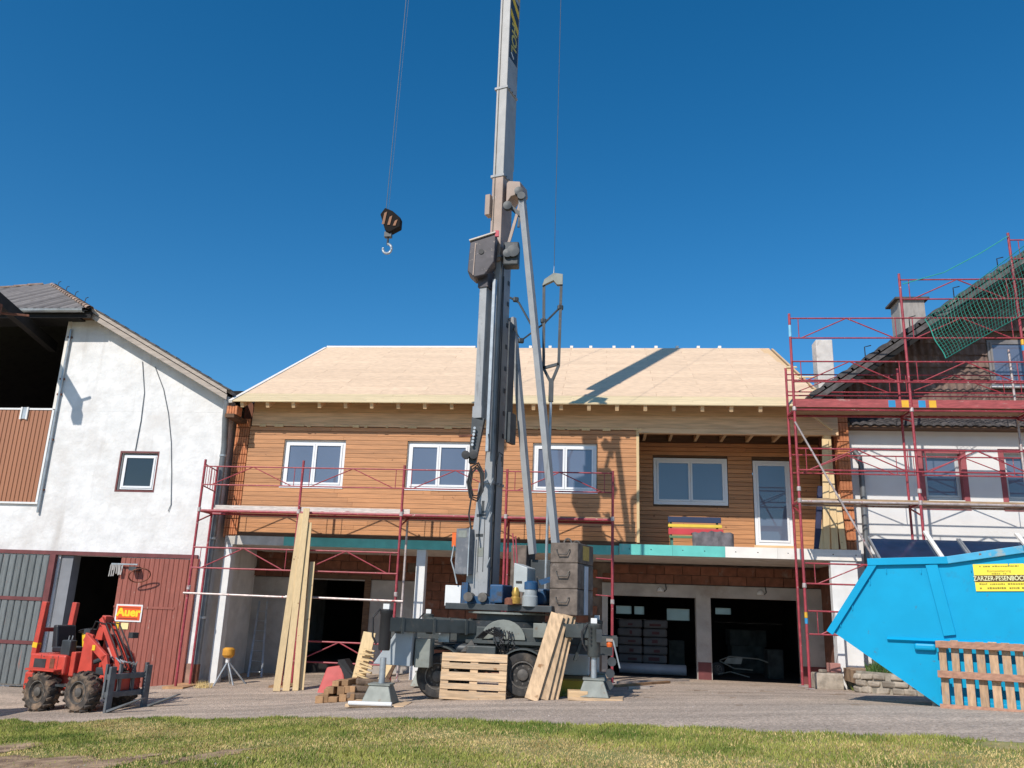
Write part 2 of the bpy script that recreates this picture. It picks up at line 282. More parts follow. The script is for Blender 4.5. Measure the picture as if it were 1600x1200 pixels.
# ---------------------------------------------------------------- ground
def axis(lo, hi, near0, near1, step):
    a = []; x = near0
    while x <= near1+1e-6: a.append(x); x += step
    s = step; l = near0; left = []
    while l > lo: s *= 1.5; l -= s; left.append(max(l, lo))
    s = step; r = near1; right = []
    while r < hi: s *= 1.5; r += s; right.append(min(r, hi))
    return left[::-1]+a+right
gx = axis(-900, 900, -26, 26, .5); gy = axis(-700, 1200, -6, 34, .5)
vs = [(x, y, G(x, y)) for y in gy for x in gx]; nx = len(gx)
fs = [(j*nx+i, j*nx+i+1, (j+1)*nx+i+1, (j+1)*nx+i) for j in range(len(gy)-1) for i in range(nx-1)]
me = bpy.data.meshes.new('yard'); me.from_pydata(vs, [], fs); me.update()
for p in me.polygons: p.use_smooth = True
def yard_mat():
    m = bpy.data.materials.new('gravel_yard'); m.use_nodes = True; n, l = m.node_tree.nodes, m.node_tree.links; b = n['Principled BSDF']; b.inputs['Roughness'].default_value = .95
    tc = n.new('ShaderNodeTexCoord')
    def noise(s, d=4, r=.6):
        z = n.new('ShaderNodeTexNoise'); z.inputs['Scale'].default_value = s; z.inputs['Detail'].default_value = d; z.inputs['Roughness'].default_value = r; l.new(tc.outputs['Object'], z.inputs['Vector']); return z
    def ramp(src, e):
        r = n.new('ShaderNodeValToRGB'); l.new(src, r.inputs[0]); r.color_ramp.elements[0].position, r.color_ramp.elements[1].position = e[0][0], e[1][0]
        r.color_ramp.elements[0].color = (*e[0][1], 1); r.color_ramp.elements[1].color = (*e[1][1], 1); return r.outputs[0]
    def mix(a, c, f, t='MIX'):
        x = n.new('ShaderNodeMix'); x.data_type = 'RGBA'; x.blend_type = t; l.new(a, x.inputs['A']); l.new(c, x.inputs['B'])
        if isinstance(f, float): x.inputs['Factor'].default_value = f
        else: l.new(f, x.inputs['Factor'])
        return x.outputs['Result']
    big = ramp(noise(.35, 6).outputs['Fac'], ((.35, (.46, .385, .315)), (.68, (.58, .48, .385))))
    vo = n.new('ShaderNodeTexVoronoi'); vo.inputs['Scale'].default_value = 34; l.new(tc.outputs['Object'], vo.inputs['Vector'])
    peb = ramp(vo.outputs['Color'], ((.1, (.55, .52, .5)), (.9, (1.35, 1.32, 1.3))))
    fine = ramp(noise(90, 3).outputs['Fac'], ((.35, (.72, .7, .7)), (.68, (1.22, 1.2, 1.18))))
    c = mix(big, peb, .75, 'MULTIPLY'); c = mix(c, fine, .8, 'MULTIPLY')
    streak = noise(.9, 8, .7); rs = n.new('ShaderNodeMapRange'); rs.inputs['From Min'].default_value = .56; rs.inputs['From Max'].default_value = .7; l.new(streak.outputs['Fac'], rs.inputs['Value'])
    dk = n.new('ShaderNodeRGB'); dk.outputs[0].default_value = (.2, .17, .145, 1); k = n.new('ShaderNodeMath'); k.operation = 'MULTIPLY'; k.inputs[1].default_value = .55; l.new(rs.outputs[0], k.inputs[0])
    c = mix(c, dk.outputs[0], k.outputs[0])
    tm = n.new('ShaderNodeMapping'); tm.inputs['Scale'].default_value = (.12, 1.6, 1); tm.inputs['Rotation'].default_value = (0, 0, .07); l.new(tc.outputs['Object'], tm.inputs['Vector'])
    tn = n.new('ShaderNodeTexNoise'); tn.inputs['Scale'].default_value = 1.1; tn.inputs['Detail'].default_value = 5; l.new(tm.outputs[0], tn.inputs['Vector'])
    c = mix(c, ramp(tn.outputs['Fac'], ((.38, (.78, .77, .76)), (.62, (1.1, 1.08, 1.06)))), .9, 'MULTIPLY')
    l.new(c, b.inputs['Base Color'])
    bp = n.new('ShaderNodeBump'); bp.inputs['Strength'].default_value = .8; bp.inputs['Distance'].default_value = .02; l.new(vo.outputs['Distance'], bp.inputs['Height']); l.new(bp.outputs[0], b.inputs['Normal'])
    return m
me.materials.append(yard_mat())
yard = place('yard', me, (0, 0, 0)); tag(yard, 'grey gravelled asphalt yard in front of the buildings', kind='structure')

def lawn_edge(x):
    e = interp(x, [-14, -10.6, -9.75, -6.84, -4.3, -1.7, 1.2, 3.4, 4.3, 9], [15.4, 14.75, 14.6, 14.3, 13.1, 12.1, 11.0, 9.85, 9.6, 9.2])
    return e + .12*math.sin(x*2.3+.4) + .07*math.sin(x*5.9) + .05*math.sin(x*13.1)
def bare(x, y):  # noqa                                # trodden soil near the left corner
    d = ((x+6.3)/2.3)**2 + ((y-9.25)/1.15)**2 + .35*math.sin(x*2.1+y*1.3) + .2*math.sin(x*5.3-y*3.1)
    e = ((x+8.3)/1.2)**2 + ((y-11.2)/.8)**2 + .3*math.sin(x*4)
    f = ((x-4.4)/1.0)**2 + ((y-9.3)/.35)**2 + .3*math.sin(x*6)
    return min(d, e, f)
xs = [-26+.25*i for i in range(165)]; NR = 64
vs = []
for j in range(NR+1):
    t = j/NR; t = 1-(1-t)**1.6
    for x in xs:
        y = -6+(lawn_edge(x)+6)*t
        vs.append((x, y, G(x, y)+.014*(1 if j < NR else .1)+(.004*math.sin(x*3.1+y*2.2)*math.sin(y*3.7-x) if 0 < j < NR-2 else 0)))
nx = len(xs)
fs = [(j*nx+i, j*nx+i+1, (j+1)*nx+i+1, (j+1)*nx+i) for j in range(NR) for i in range(nx-1)]
me = bpy.data.meshes.new('lawn_soil'); me.from_pydata(vs, [], fs); me.update()
for p in me.polygons: p.use_smooth = True
me.materials.append(mat('lawn_thatch', (.27, .24, .08), .97, var=.3, scale=2.6, bump=.9, bscale=18, col2=(.42, .34, .14), stain=(.2, .22, .06), stscale=.9, stlo=.45, sthi=.6))
lawn = place('lawn', me, (0, 0, 0)); tag(lawn, 'patchy lawn ground with bare brown soil', kind='structure')

mat('lawn_soil', (.27, .165, .1), .97, var=.35, scale=3.2, bump=1., bscale=14, col2=(.44, .3, .18))
b = MB(); idx = {}
def sv(i, j):
    if (i, j) not in idx:
        x, y = -10+.05*i, 7.2+.05*j; idx[i, j] = len(b.v); b.v.append(Vector((x, y, G(x, y)+.023+.004*math.sin(x*7)*math.sin(y*6))))
    return idx[i, j]
for i in range(140):
    for j in range(90):
        x, y = -10+.05*i, 7.2+.05*j
        if y < lawn_edge(x)-.1 and bare(x, y)+.1*math.sin(x*17)*math.sin(y*19) < .72: b.f.append((sv(i, j), sv(i+1, j), sv(i+1, j+1), sv(i, j+1)))
o = b.build('bare_soil', MATS['lawn_soil'], smooth=True); tag(o, 'bare trodden brown soil at the left end of the lawn', kind='structure')
import numpy as np
def grass(name, n, seed, hmin, hmax, m, label, want):
    rg = np.random.default_rng(seed); V = []; got = 0; out = []
    while got < n:
        x = rg.uniform(-11.5, 7.2); y = rg.uniform(7.2, 15)
        e = lawn_edge(x)
        if y > e-.02 or abs((x+y*.114))/max(y, 1) > .68: continue
        bb = bare(x, y)
        if bb < 1 and rg.uniform() > (.04 if want else .09)+.95*max(0, min(1, (bb-.25)/.6))**2: continue
        k = .55+.3*math.sin(x*1.1+2*math.sin(y*1.3+x*.6))+.3*math.sin(y*1.9+x*.35+1.5*math.sin(x*.8)); edge = max(0, 1-(e-y)/.7); k = min(1, k+.55*edge)
        if rg.uniform() > (k*.9+.1 if want else (1-k)*.85+.15): continue
        out.append((x, y, k)); got += 1
    P = np.zeros((n*3, 3), np.float32)
    for i, (x, y, k) in enumerate(out):
        h = rg.uniform(hmin, hmax)*(.75+.5*k); a = rg.uniform(0, 6.283); w = rg.uniform(.004, .0085); ln = rg.uniform(.1, .9)*h; b = rg.uniform(0, 6.283); z = G(x, y)+.012
        P[i*3] = (x-w*math.cos(a), y-w*math.sin(a), z); P[i*3+1] = (x+w*math.cos(a), y+w*math.sin(a), z); P[i*3+2] = (x+ln*math.cos(b), y+ln*math.sin(b), z+h)
    me = bpy.data.meshes.new(name); me.vertices.add(n*3); me.vertices.foreach_set('co', P.ravel()); me.loops.add(n*3); me.loops.foreach_set('vertex_index', np.arange(n*3, dtype=np.int32))
    me.polygons.add(n); me.polygons.foreach_set('loop_start', np.arange(0, n*3, 3, dtype=np.int32)); me.update(calc_edges=True); me.materials.append(m)
    o = place(name, me, (0, 0, 0)); tag(o, label, 'grass', kind='stuff')
grass('green_grass', 80000, 3, .018, .043, mat('green_blades', (.17, .26, .045), .75, var=.35, scale=1.2, col2=(.36, .36, .085), spec=.2), 'short green grass blades covering the lawn', True)
grass('dry_grass', 50000, 4, .014, .036, mat('dry_blades', (.52, .38, .15), .8, var=.25, scale=1.6, col2=(.7, .53, .24), spec=.2), 'short straw coloured dry grass among the green', False)
# loose stones: too small to count
b = MB()
for k in range(420):
    x = rnd.uniform(-9, 7); y = rnd.uniform(9.6, 21) if k > 60 else lawn_edge(x)+rnd.uniform(-.1, .25); r = rnd.uniform(.006, .022)
    if y < lawn_edge(x)-.15: y = lawn_edge(x)+rnd.uniform(0, 3)
    z = G(x, y); q = [(x+r*rnd.uniform(.7, 1.3)*math.cos(a), y+r*rnd.uniform(.7, 1.3)*math.sin(a), z-.004) for a in (0, 1.26, 2.5, 3.8, 5.0)]
    b.add(q+[(x, y, z+r*.7)], [(0, 1, 5), (1, 2, 5), (2, 3, 5), (3, 4, 5), (4, 0, 5)])
for k in range(60):
    x = rnd.uniform(-6.8, -3.6); y = rnd.uniform(7.6, 9.6); r = rnd.uniform(.01, .045); z = G(x, y)+.012
    q = [(x+r*rnd.uniform(.7, 1.3)*math.cos(a), y+r*rnd.uniform(.7, 1.3)*math.sin(a), z-.004) for a in (0, 1.26, 2.5, 3.8, 5.0)]
    b.add(q+[(x, y, z+r*.6)], [(0, 1, 5), (1, 2, 5), (2, 3, 5), (3, 4, 5), (4, 0, 5)])
tag(b.build('pebbles', mat('pebble', (.36, .31, .27), .9, var=.3, scale=3)), 'loose pebbles scattered over yard and bare soil', 'pebbles', kind='stuff')
b = MB()
for k in range(26):
    x = rnd.uniform(-1, 5); y = rnd.uniform(14, 22); a = rnd.uniform(-.5, .5); L = rnd.uniform(.08, .35); z = G(x, y)+.006
    b.bar((x, y, z), (x+L*math.cos(a), y+L*math.sin(a), z+.004), .012, .006)
tag(b.build('wood_splinters', mat('splinter', (.2, .14, .09), .9, objvar=.1)), 'thin wood splinters lying about the yard', 'splinters', kind='stuff')
# ---------------------------------------------------------------- timber house
YC = 21.5
H = thing('timber_house', (-2, 24, -.2), 'two storey timber clad house under construction with bare light roof sheathing', 'house')
WINS = [(-8.62, -6.91, 4.48, 5.76), (-5.2, -3.49, 4.48, 5.76), (-1.83, -.15, 4.48, 5.76)]
RW, RD = (1.4, 3.45, 4.46, 5.79), (4.12, 5.14, 3.3, 5.75)
YR = YC+1.95
# structural walls behind the boards
wall_holes(MB(), -9.64, .92, 3.2, 6.7, WINS, YC+.03, YC+.3).build('wall', M_darkwood, H)
wall_holes(MB(), .92, 5.98, 3.16, 7.0, [RW, RD], YR+.03, YR+.3).build('wall', M_darkwood, H)
MB().b2(.62, .9, YC+.3, YR+.03, 3.2, 6.7).build('wall', M_darkwood, H)
MB().b2(-10.1, -9.8, YC+.5, 33.5, 3.16, 6.9).build('wall', M_brickd, H); MB().b2(5.95, 6.22, YC+.75, 33.5, 3.16, 7.0).build('wall', M_brickd, H)
MB().b2(-10.1, 6.22, 33.5, 33.8, 3.16, 7).build('wall', M_brickd, H)
# dark rooms behind the panes
MB().b2(-9.6, .9, YC+2.3, YC+2.4, 3.2, 6.7).build('room_wall', mat('room_wall', (.3, .28, .26), .9), H)
# cladding boards
def boards(x0, x1, z0, z1, holes, y, pitch=.12, mats=M_clad, maxlen=4.2, jag=0.):
    n = int(round((z1-z0)/pitch)); p = (z1-z0)/n
    for r in range(n):
        a, e = z0+r*p, z0+(r+1)*p-.009; cuts = [(x0, x1)]
        for h in holes:
            if h[2] < e and h[3] > a:
                cuts = [s for c in cuts for s in ((c[0], min(c[1], h[0]-.004)), (max(c[0], h[1]+.004), c[1])) if s[1]-s[0] > .02]
        for c in cuts:
            segs = [c[0]]
            while c[1]-segs[-1] > maxlen: segs.append(segs[-1]+rnd.uniform(2.2, maxlen-.6))
            segs.append(c[1])
            for s, t in zip(segs, segs[1:]):
                if t-s < .03: continue
                dy = rnd.uniform(-.0025, .0025); ee = e
                # rounded top edge gives the shadow gap between boards
                MB().prism([(y+.024, a), (y+dy, a), (y+dy, ee-.012), (y+dy+.007, ee), (y+.024, ee)], s+.002, t-.002, 'x').build('cladding_board', mats, H)
boards(-9.64, .9, 3.26, 6.13, WINS, YC)
boards(.95, 5.93, 3.22, 6.22, [RW, RD], YR)
b = MB().b2(.86, .93, YC-.012, YC+.05, 3.24, 6.13); b.build('corner_board', M_timberz, H)
# pale blocks set in for the ragged sunlit edge below the beam
for k, x in enumerate([-9.3+.42*i+rnd.uniform(-.12, .12) for i in range(25)]):
    MB().b2(x, x+rnd.uniform(.05, .34), YC-.045, YC-.022, 6.1+rnd.uniform(0, .03), 6.15+rnd.uniform(.0, .03)).build('lit_tooth', M_timberz, H)
# windows
for w in WINS:
    wd = window(H, w[0]+.015, w[1]-.015, w[2]+.01, w[3]-.02, YC+.07, M_pvc, M_glass)
    MB().b2(w[0]-.02, w[1]+.02, YC-.02, YC+.08, w[2]-.03, w[2]).build('sill', M_pvc, wd)
    MB().b2(w[0], w[0]+.014, YC+.026, YC+.2, w[2], w[3]).build('reveal', M_verge, wd); MB().b2(w[0], w[1], YC+.026, YC+.2, w[3]-.018, w[3]).build('reveal', M_verge, wd)
wd = window(H, RW[0]+.015, RW[1]-.015, RW[2]+.01, RW[3]-.02, YR-.005, M_pvc, M_glass, fr=.085)
dd = window(H, RD[0]+.015, RD[1]-.015, RD[2]+.12, RD[3]-.02, YR-.005, M_pvc, M_glass, ndiv=1, fr=.08); dd.name = 'balcony_door'
MB().b2(RD[0]-.03, RD[1]+.03, YR-.02, YR+.05, RD[2]-.02, RD[2]+.12).build('threshold', M_timber, dd)
# wall plate beam, soffit, rafters
MB().b2(-9.6, 5.95, YC-.035, YC+.11, 6.2, 6.52).build('beam', M_beam, H, .006); MB().b2(-9.6, .88, YC-.02, YC+.11, 6.14, 6.198).build('packing_strip', M_beam, H); MB().b2(-9.6, 5.95, YC-.01, YC+.02, 6.523, 6.86).build('eave_closure', M_timber, H)
MB().b2(.9, 5.95, YC-.03, YC+.11, 6.06, 6.197).build('beam', M_beam, H, .004)
EY, EZ, RY, RZ = 20.75, 6.62, 27.7, 10.36
sl = (RZ-EZ)/(RY-EY); sa = math.atan(sl); cs, sn = math.cos(sa), math.sin(sa)
def roofpt(x, d, n): return (x, EY+d*cs-n*sn, EZ+d*sn+n*cs)       # d along the slope, n above the rafter top
RL = (RY-EY)/cs
def slab(mb, x0, x1, d0, d1, n0, n1):
    return mb.add([roofpt(x, d, n) for n in (n0, n1) for x, d in ((x0, d0), (x1, d0), (x1, d1), (x0, d1))], [(0, 3, 2, 1), (4, 5, 6, 7), (0, 1, 5, 4), (1, 2, 6, 5), (2, 3, 7, 6), (3, 0, 4, 7)])
k = 0
for i in range(22):
    x = -9.66+.715*i
    slab(MB(), x-.045, x+.045, .05+rnd.uniform(-.015, .015), RL, -.16, 0).build('rafter', M_timber, H)
slab(MB(), -9.75, 5.55, .98, RL, -.19, -.165).build('ceiling_board', M_beam, H)
slab(MB(), -9.9, 5.6, .02, RL, .001, .006).build('underlay', M_timber, H)
# balcony ceiling joists
for i in range(7):
    x = 1.15+.715*i
    MB().b2(x-.04, x+.04, YC+.11, YR+.03, 6.26, 6.42).build('joist', M_timber, H)
MB().b2(.9, 5.95, YC+.12, YR+.1, 6.43, 6.45).build('balcony_ceiling', M_clad, H)
# sheathing panels and eave boards
for r in range(7):
    d0 = .03+r*.118; x = -9.92
    while x < 5.5:
        L = min(rnd.uniform(3.4, 5), 5.55-x); L = 5.55-x if 5.55-x-L < .8 else L
        slab(MB(), x+.003, x+L-.003, d0-(rnd.uniform(0, .03) if r == 0 else 0), d0+.112, .008, .03+rnd.uniform(0, .003)).build('eave_board', M_eaveb, H); x += L
rows = 15; dh = (RL-.87)/rows
for r in range(rows):
    x = -9.9+ (0 if r % 2 else -1.2); d0 = .865+r*dh
    while x < 5.55:
        a, e = max(x, -9.9), min(x+2.5, 5.58-.02*r+rnd.uniform(-.05, .1)); x += 2.5
        if e-a > .05: slab(MB(), a+.003, e-.003, d0+.002, d0+dh-.003, .008, .03+rnd.uniform(0, .002)).build('roof_panel', M_sheath, H)
slab(MB(), -10.0, -9.905, 0, RL, -.02, .055).build('verge_board', M_whiteb, H)
slab(MB(), 5.66, 5.72, .2, RL, -.16, .02).build('verge_board', M_timber, H)
for d, w in ((1.5, .5), (3.2, .42), (4.6, .2)): slab(MB(), 5.5, 5.6+w, d, d+.16, .032, .055).build('loose_board', M_eaveb, H)
# back slope
bk = MB().add([(-9.9, RY, RZ+.03), (5.6, RY, RZ+.03), (5.6, RY+6.9, EZ), (-9.9, RY+6.9, EZ), (-9.9, RY, RZ-.1), (5.6, RY, RZ-.1), (5.6, RY+6.9, EZ-.13), (-9.9, RY+6.9, EZ-.13)], [(0, 1, 2, 3), (7, 6, 5, 4), (0, 4, 5, 1), (2, 6, 7, 3), (1, 5, 6, 2), (0, 3, 7, 4)])
bk.build('back_roof', M_sheath, H)
for s in (-9.88, 5.5):
    MB().prism([(YC+.5, 6.9), (33.5, 6.9), (RY, RZ-.25)], s, s+.1, 'x').build('gable', M_darkwood, H)
for i in range(12):
    x = -4.0+.72*i+rnd.uniform(-.05, .05)
    MB().b2(x-.05, x+.05, RY-.05, RY+.25, RZ+.02, RZ+.1).build('rafter_tip', M_whiteb, H)
MB().b2(-9.9, -4.5, RY-.06, RY+.2, RZ+.02, RZ+.085).build('ridge_board', M_whiteb, H)
# hollow bricks at both ends
def ribbed(w, h, d, n):
    b = MB(); b.b2(-w/2, w/2, -d/2+.02, d/2, -h/2, h/2); p = w/n
    for i in range(n): b.b2(-w/2+i*p+.008, -w/2+(i+1)*p-.008, -d/2, -d/2+.0195, -h/2+.003, h/2-.003)
    return b
def brickmesh(b, m):
    o = b.build('brick', m); me = o.data; bpy.data.objects.remove(o); return me
mb1 = brickmesh(ribbed(.4, .236, .3, 6), M_brick)
for i in range(13):
    place('brick', mb1, (-9.88, YC+.21, 3.1+.125+i*.25), H, (0, 0, rnd.uniform(-.01, .01)))
mb2 = brickmesh(ribbed(.3, .236, .3, 4), M_brick)
for i in range(15):
    place('brick', mb2, (6.08, YC+.22, 3.17+.125+i*.25), H)
place('brick', mb2, (-9.93, YC-.5, 6.42), H)
MB().b2(-10.06, -9.8, YC-.75, YC+.1, 6.2, 6.3).build('timber_block', M_darkwood, H)
MB().b2(5.58, 5.76, YC-.02, YC+.16, 3.16, 6.06).build('post', M_timberz, H, .005)
MB().bar((5.3, YC-.25, 6.5), (5.75, YC-.2, 6.16), .07, .04).build('brace', M_timberz, H)
# floor slab with its edge strip
MB().b2(-9.98, 6.22, YC+.02, 33.5, 2.92, 3.14).build('floor_slab', M_concrete, H)
MB().b2(.42, 6.22, YC-.22, YC+.02, 2.925, 3.14).build('balcony_slab', M_concrete, H)
fx = [(-9.7, -8.35, M_concrete), (-8.35, -5.9, M_teal), (-5.895, -3.2, M_teal), (-3.195, -.6, M_teal), (-.595, .41, M_teal)]
for a, e, m in fx: MB().b2(a, e, YC-.01, YC+.016, 2.92, 3.15).build('edge_strip', m, H)
for a, e, m in [(.42, 1.72, M_teal), (1.725, 3.0, M_teal), (3.004, 4.25, M_whiteb), (4.254, 6.22, M_whiteb)]:
    s = MB().b2(a, e, YC-.25, YC-.222, 2.92, 3.18).build('edge_strip', m, H); x = a+.25
    while x < e: MB().tube((x, YC-.254, 3.06+rnd.uniform(-.01, .01)), (x, YC-.249, 3.06), .016, 8).build('screw', M_black, s); x += .53
MB().b2(-9.64, .42, YC+.001, YC+.02, 3.152, 3.256).build('shade_strip', M_darkwood, H)  # dark strip painted in for the shadow band under the cladding
# pillars
for x0, x1 in ((-9.97, -9.76), (-4.77, -4.53)):
    MB().b2(x0, x1, YC+.025, YC+.3, G(x0, YC)-.1, 2.918).build('pillar', M_white, H, .008)
b = MB().b2(5.5, 6.12, YC-.21, YC+.0, -.2, 2.918); b.build('pillar', M_white, H, .01)
MB().b2(5.46, 5.62, YC-.5, YC-.215, -.2, 1.72).build('pillar_shutter', M_white, H, .01)
# ground floor back wall
YG = 24.4
DO, G1, G2 = (-8.55, -6.83, -.6, 2.17), (.16, 2.6, -.6, 2.0), (3.0, 5.38, -.6, 2.02)
wall_holes(MB(), -10.7, -5.4, -.6, 2.2, [DO], YG, YG+.3).build('plastered_wall', M_greyplaster, H)
wall_holes(MB(), .0, 6.3, -.6, 2.34, [G1, G2], YG-.02, YG+.3).build('plastered_wall', M_greyplaster, H)
MB().b2(-10.7, -5.402, YG+.05, YG+.29, 2.202, 2.9).build('masonry', M_mortar, H); MB().b2(-5.4, 0, YG+.05, YG+.29, -.6, 2.9).build('masonry', M_mortar, H); MB().b2(0, 6.3, YG+.05, YG+.29, 2.342, 2.9).build('masonry', M_mortar, H)
MB().b2(2.62, 2.98, YG-.026, YG-.021, -.4, .3).build('painted_base', M_oxide, H); MB().b2(5.39, 6.2, YG-.026, YG-.021, -.4, .3).build('painted_base', M_oxide, H)
MB().b2(-10.75, -10.35, YC+.4, YG, -.7, 2.918).build('side_wall', M_greyplaster, H); MB().b2(6.0, 6.3, YC+.6, YG, -.4, 2.918).build('side_wall', M_brickd, H)
b3 = MB().b2(-.242, .242, -.05, .05, -.118, .118); mb3 = brickmesh(b3, M_brickd)
def course(x0, x1, z0, z1, ph=0):
    r = 0; z = z0
    while z < z1-.1:
        x = x0-(.25 if r % 2 else 0)
        while x < x1-.1:
            if x >= x0-.01 and x+.5 <= x1+.05: place('brick', mb3, (x+.25, YG+.015+rnd.uniform(-.006, .006), z+.125), H)
            x += .5
        z += .25; r += 1
course(-5.38, 0, -.3, 2.85); course(0, 6.3, 2.36, 2.9); course(-10.4, -5.4, 2.22, 2.9)
for x0, x1 in ((-8.72, -8.5), (-6.88, -6.7)): MB().b2(x0, x1, YG-.05, YG+.2, -.6, 2.2).build('door_frame', M_darkwood, H)
MB().b2(-8.72, -6.7, YG-.05, YG+.2, 2.201, 2.32).build('door_frame', M_darkwood, H)
# inside of the garage
BWN = [(.5, 1.05, 1.52, 1.8), (1.15, 1.5, 1.52, 1.8), (2.3, 3.1, 1.36, 1.76), (4.0, 4.55, 1.62, 1.84)]
M_frost = mat('frosted_pane', (.3, .32, .29), .6, var=.1); M_frost.node_tree.nodes['Principled BSDF'].inputs['Transmission Weight'].default_value = .9
for q in BWN: MB().b2(q[0], q[1], 31.28, 31.3, q[2], q[3]).build('rear_pane', M_frost, H)
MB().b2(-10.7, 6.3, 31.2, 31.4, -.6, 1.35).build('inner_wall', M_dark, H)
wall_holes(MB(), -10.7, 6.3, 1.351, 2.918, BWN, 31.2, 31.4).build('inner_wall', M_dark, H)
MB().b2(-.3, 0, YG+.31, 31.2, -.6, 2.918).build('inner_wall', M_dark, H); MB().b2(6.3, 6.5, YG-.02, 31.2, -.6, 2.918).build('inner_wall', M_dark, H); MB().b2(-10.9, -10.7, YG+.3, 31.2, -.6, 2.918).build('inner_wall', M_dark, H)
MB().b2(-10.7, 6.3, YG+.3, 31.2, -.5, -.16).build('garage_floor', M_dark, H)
for x in (1.62, 4.35):
    lp = MB().lathe((x, YG-.1, 2.14), (0, 0, 1), [(.1, 0), (.09, .05), (.03, .12)], 10).build('lamp', M_white, H); MB().path([(x+.1, YG-.05, 2.14), (x+.17, YG-.06, 2.2), (x+.15, YG-.03, 2.34)], .012).build('cable', M_black, lp)
# ---------------------------------------------------------------- barn on the left
YB = 21.3
B = thing('barn', (-15, 24, -.9), 'whitewashed farm barn with red door, brown sheet panel and half hipped roof', 'barn')
WB = (-13.13, -12.09, 4.27, 5.29); OB = (-14.4, -12.5, -1.2, 2.5)
bw = wall_holes(MB(), -28.4, -10.24, -1.2, 6.45, [WB, OB], YB, YB+.4)
bw.prism([(-15.36, 6.452), (-10.24, 6.452), (-10.24, 6.82), (-14.5, 9.12), (-14.5, 9.2), (-15.36, 9.2)], YB, YB+.4); bw.build('wall', M_plaster, B)
MB().b2(-28.4, -22.5, YB, YB+.4, 6.452, 9.2).build('wall', M_plaster, B)
MB().b2(-10.64, -10.26, YB+.4, 44, -1.2, 6.8).build('wall', M_plaster, B)
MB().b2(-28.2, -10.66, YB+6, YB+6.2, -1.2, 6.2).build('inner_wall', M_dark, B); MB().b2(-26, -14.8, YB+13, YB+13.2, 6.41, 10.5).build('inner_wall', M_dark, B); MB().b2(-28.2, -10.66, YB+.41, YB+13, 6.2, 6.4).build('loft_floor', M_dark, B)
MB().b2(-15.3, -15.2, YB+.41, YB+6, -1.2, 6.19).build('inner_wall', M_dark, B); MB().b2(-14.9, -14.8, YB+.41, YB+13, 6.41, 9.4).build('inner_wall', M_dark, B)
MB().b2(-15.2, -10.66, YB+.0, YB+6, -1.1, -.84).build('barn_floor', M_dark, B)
MB().b2(-14.36, -14.05, YB+.03, YB+.36, -.9, 2.49).build('door_jamb', mat('bluish_jamb', (.22, .23, .25), .8, var=.1), B)
# roof
def rz(x): return 6.9+(-10.1-x)*.545
pts = [(-10.1, 20.85), (-14.4, 20.85), (-19.3, 25.4), (-19.3, 45), (-10.1, 45)]
n = len(pts)
MB().add([(x, y, rz(x)) for x, y in pts]+[(x, y, rz(x)+.09) for x, y in pts], [tuple(range(n)), tuple(range(2*n-1, n-1, -1))]+[(i, n+i, n+(i+1) % n, (i+1) % n) for i in range(n)]).build('roof', M_fibre, B)
pts = [(-28.5, 20.85), (-24.2, 20.85), (-19.3, 25.4), (-19.3, 45), (-28.5, 45)]
MB().add([(x, y, rz(-38.6-x)) for x, y in pts]+[(x, y, rz(-38.6-x)+.09) for x, y in pts], [tuple(range(n)), tuple(range(2*n-1, n-1, -1))]+[(i, n+i, n+(i+1) % n, (i+1) % n) for i in range(n)]).build('roof', M_fibre, B)
x = -24.15
while x < -14.5:                               # one roll of the corrugated covering after the other
    b = MB(); P = []
    for k in range(7):
        xx = x+.235*k/6; top = max(.02, 1-abs(xx+19.3)/4.9); o = .05*math.sin(math.pi*k/6)**.6
        P.append([(xx, 20.62+4.78*top*t, 9.24+2.74*top*t+o) for t in (0, 1)])
    b.grid(P).build('roof_roll', M_fibre, B, smooth=True); x += .25
MB().add([(-24.2, 20.64, 9.2), (-14.4, 20.64, 9.2), (-19.3, 25.42, 11.94)], [(0, 1, 2)]).build('hip_roof', M_dark, B)
cap = MB()
for i in range(9):
    a0, a1 = math.pi*i/8-.0, math.pi*(i+1)/8
    if i == 8: break
    cap.add([(-.02, .11*math.cos(a0), .09*math.sin(a0)), (-.02, .11*math.cos(a1), .09*math.sin(a1)), (.46, .085*math.cos(a1), .07*math.sin(a1)), (.46, .085*math.cos(a0), .07*math.sin(a0))], [(0, 1, 2, 3)])
o = cap.build('ridge_cap', M_ridge); capme = o.data; bpy.data.objects.remove(o)
A = Vector((-14.35, 20.6, 9.24)); Z = Vector((-19.3, 25.4, 11.98)); d = (Z-A); nC = int(d.length/.42); d.normalize()
s = d.cross(Vector((0, 0, 1))).normalized(); u = s.cross(d)
for sx in (1, -1):
    for i in range(nC):
        p = A+d*(.42*i+.2); dd_ = Vector((d.x*sx, d.y, d.z)); s_ = dd_.cross(Vector((0, 0, 1))).normalized(); u_ = s_.cross(dd_)
        if sx < 0: p = Vector((-38.6-p.x, p.y, p.z))
        R = Matrix((dd_, -s_, u_)).transposed()
        place('ridge_cap', capme, p+u_*.05, B, R.to_euler())
for i in range(4):
    p = A+d*(1.7*i+.9); b = MB().path([p+Vector((0, 0, .1)), p+Vector((.02, 0, .22)), p+Vector((.09, 0, .24))], .012, 5); b.build('roof_hook', M_black, B)
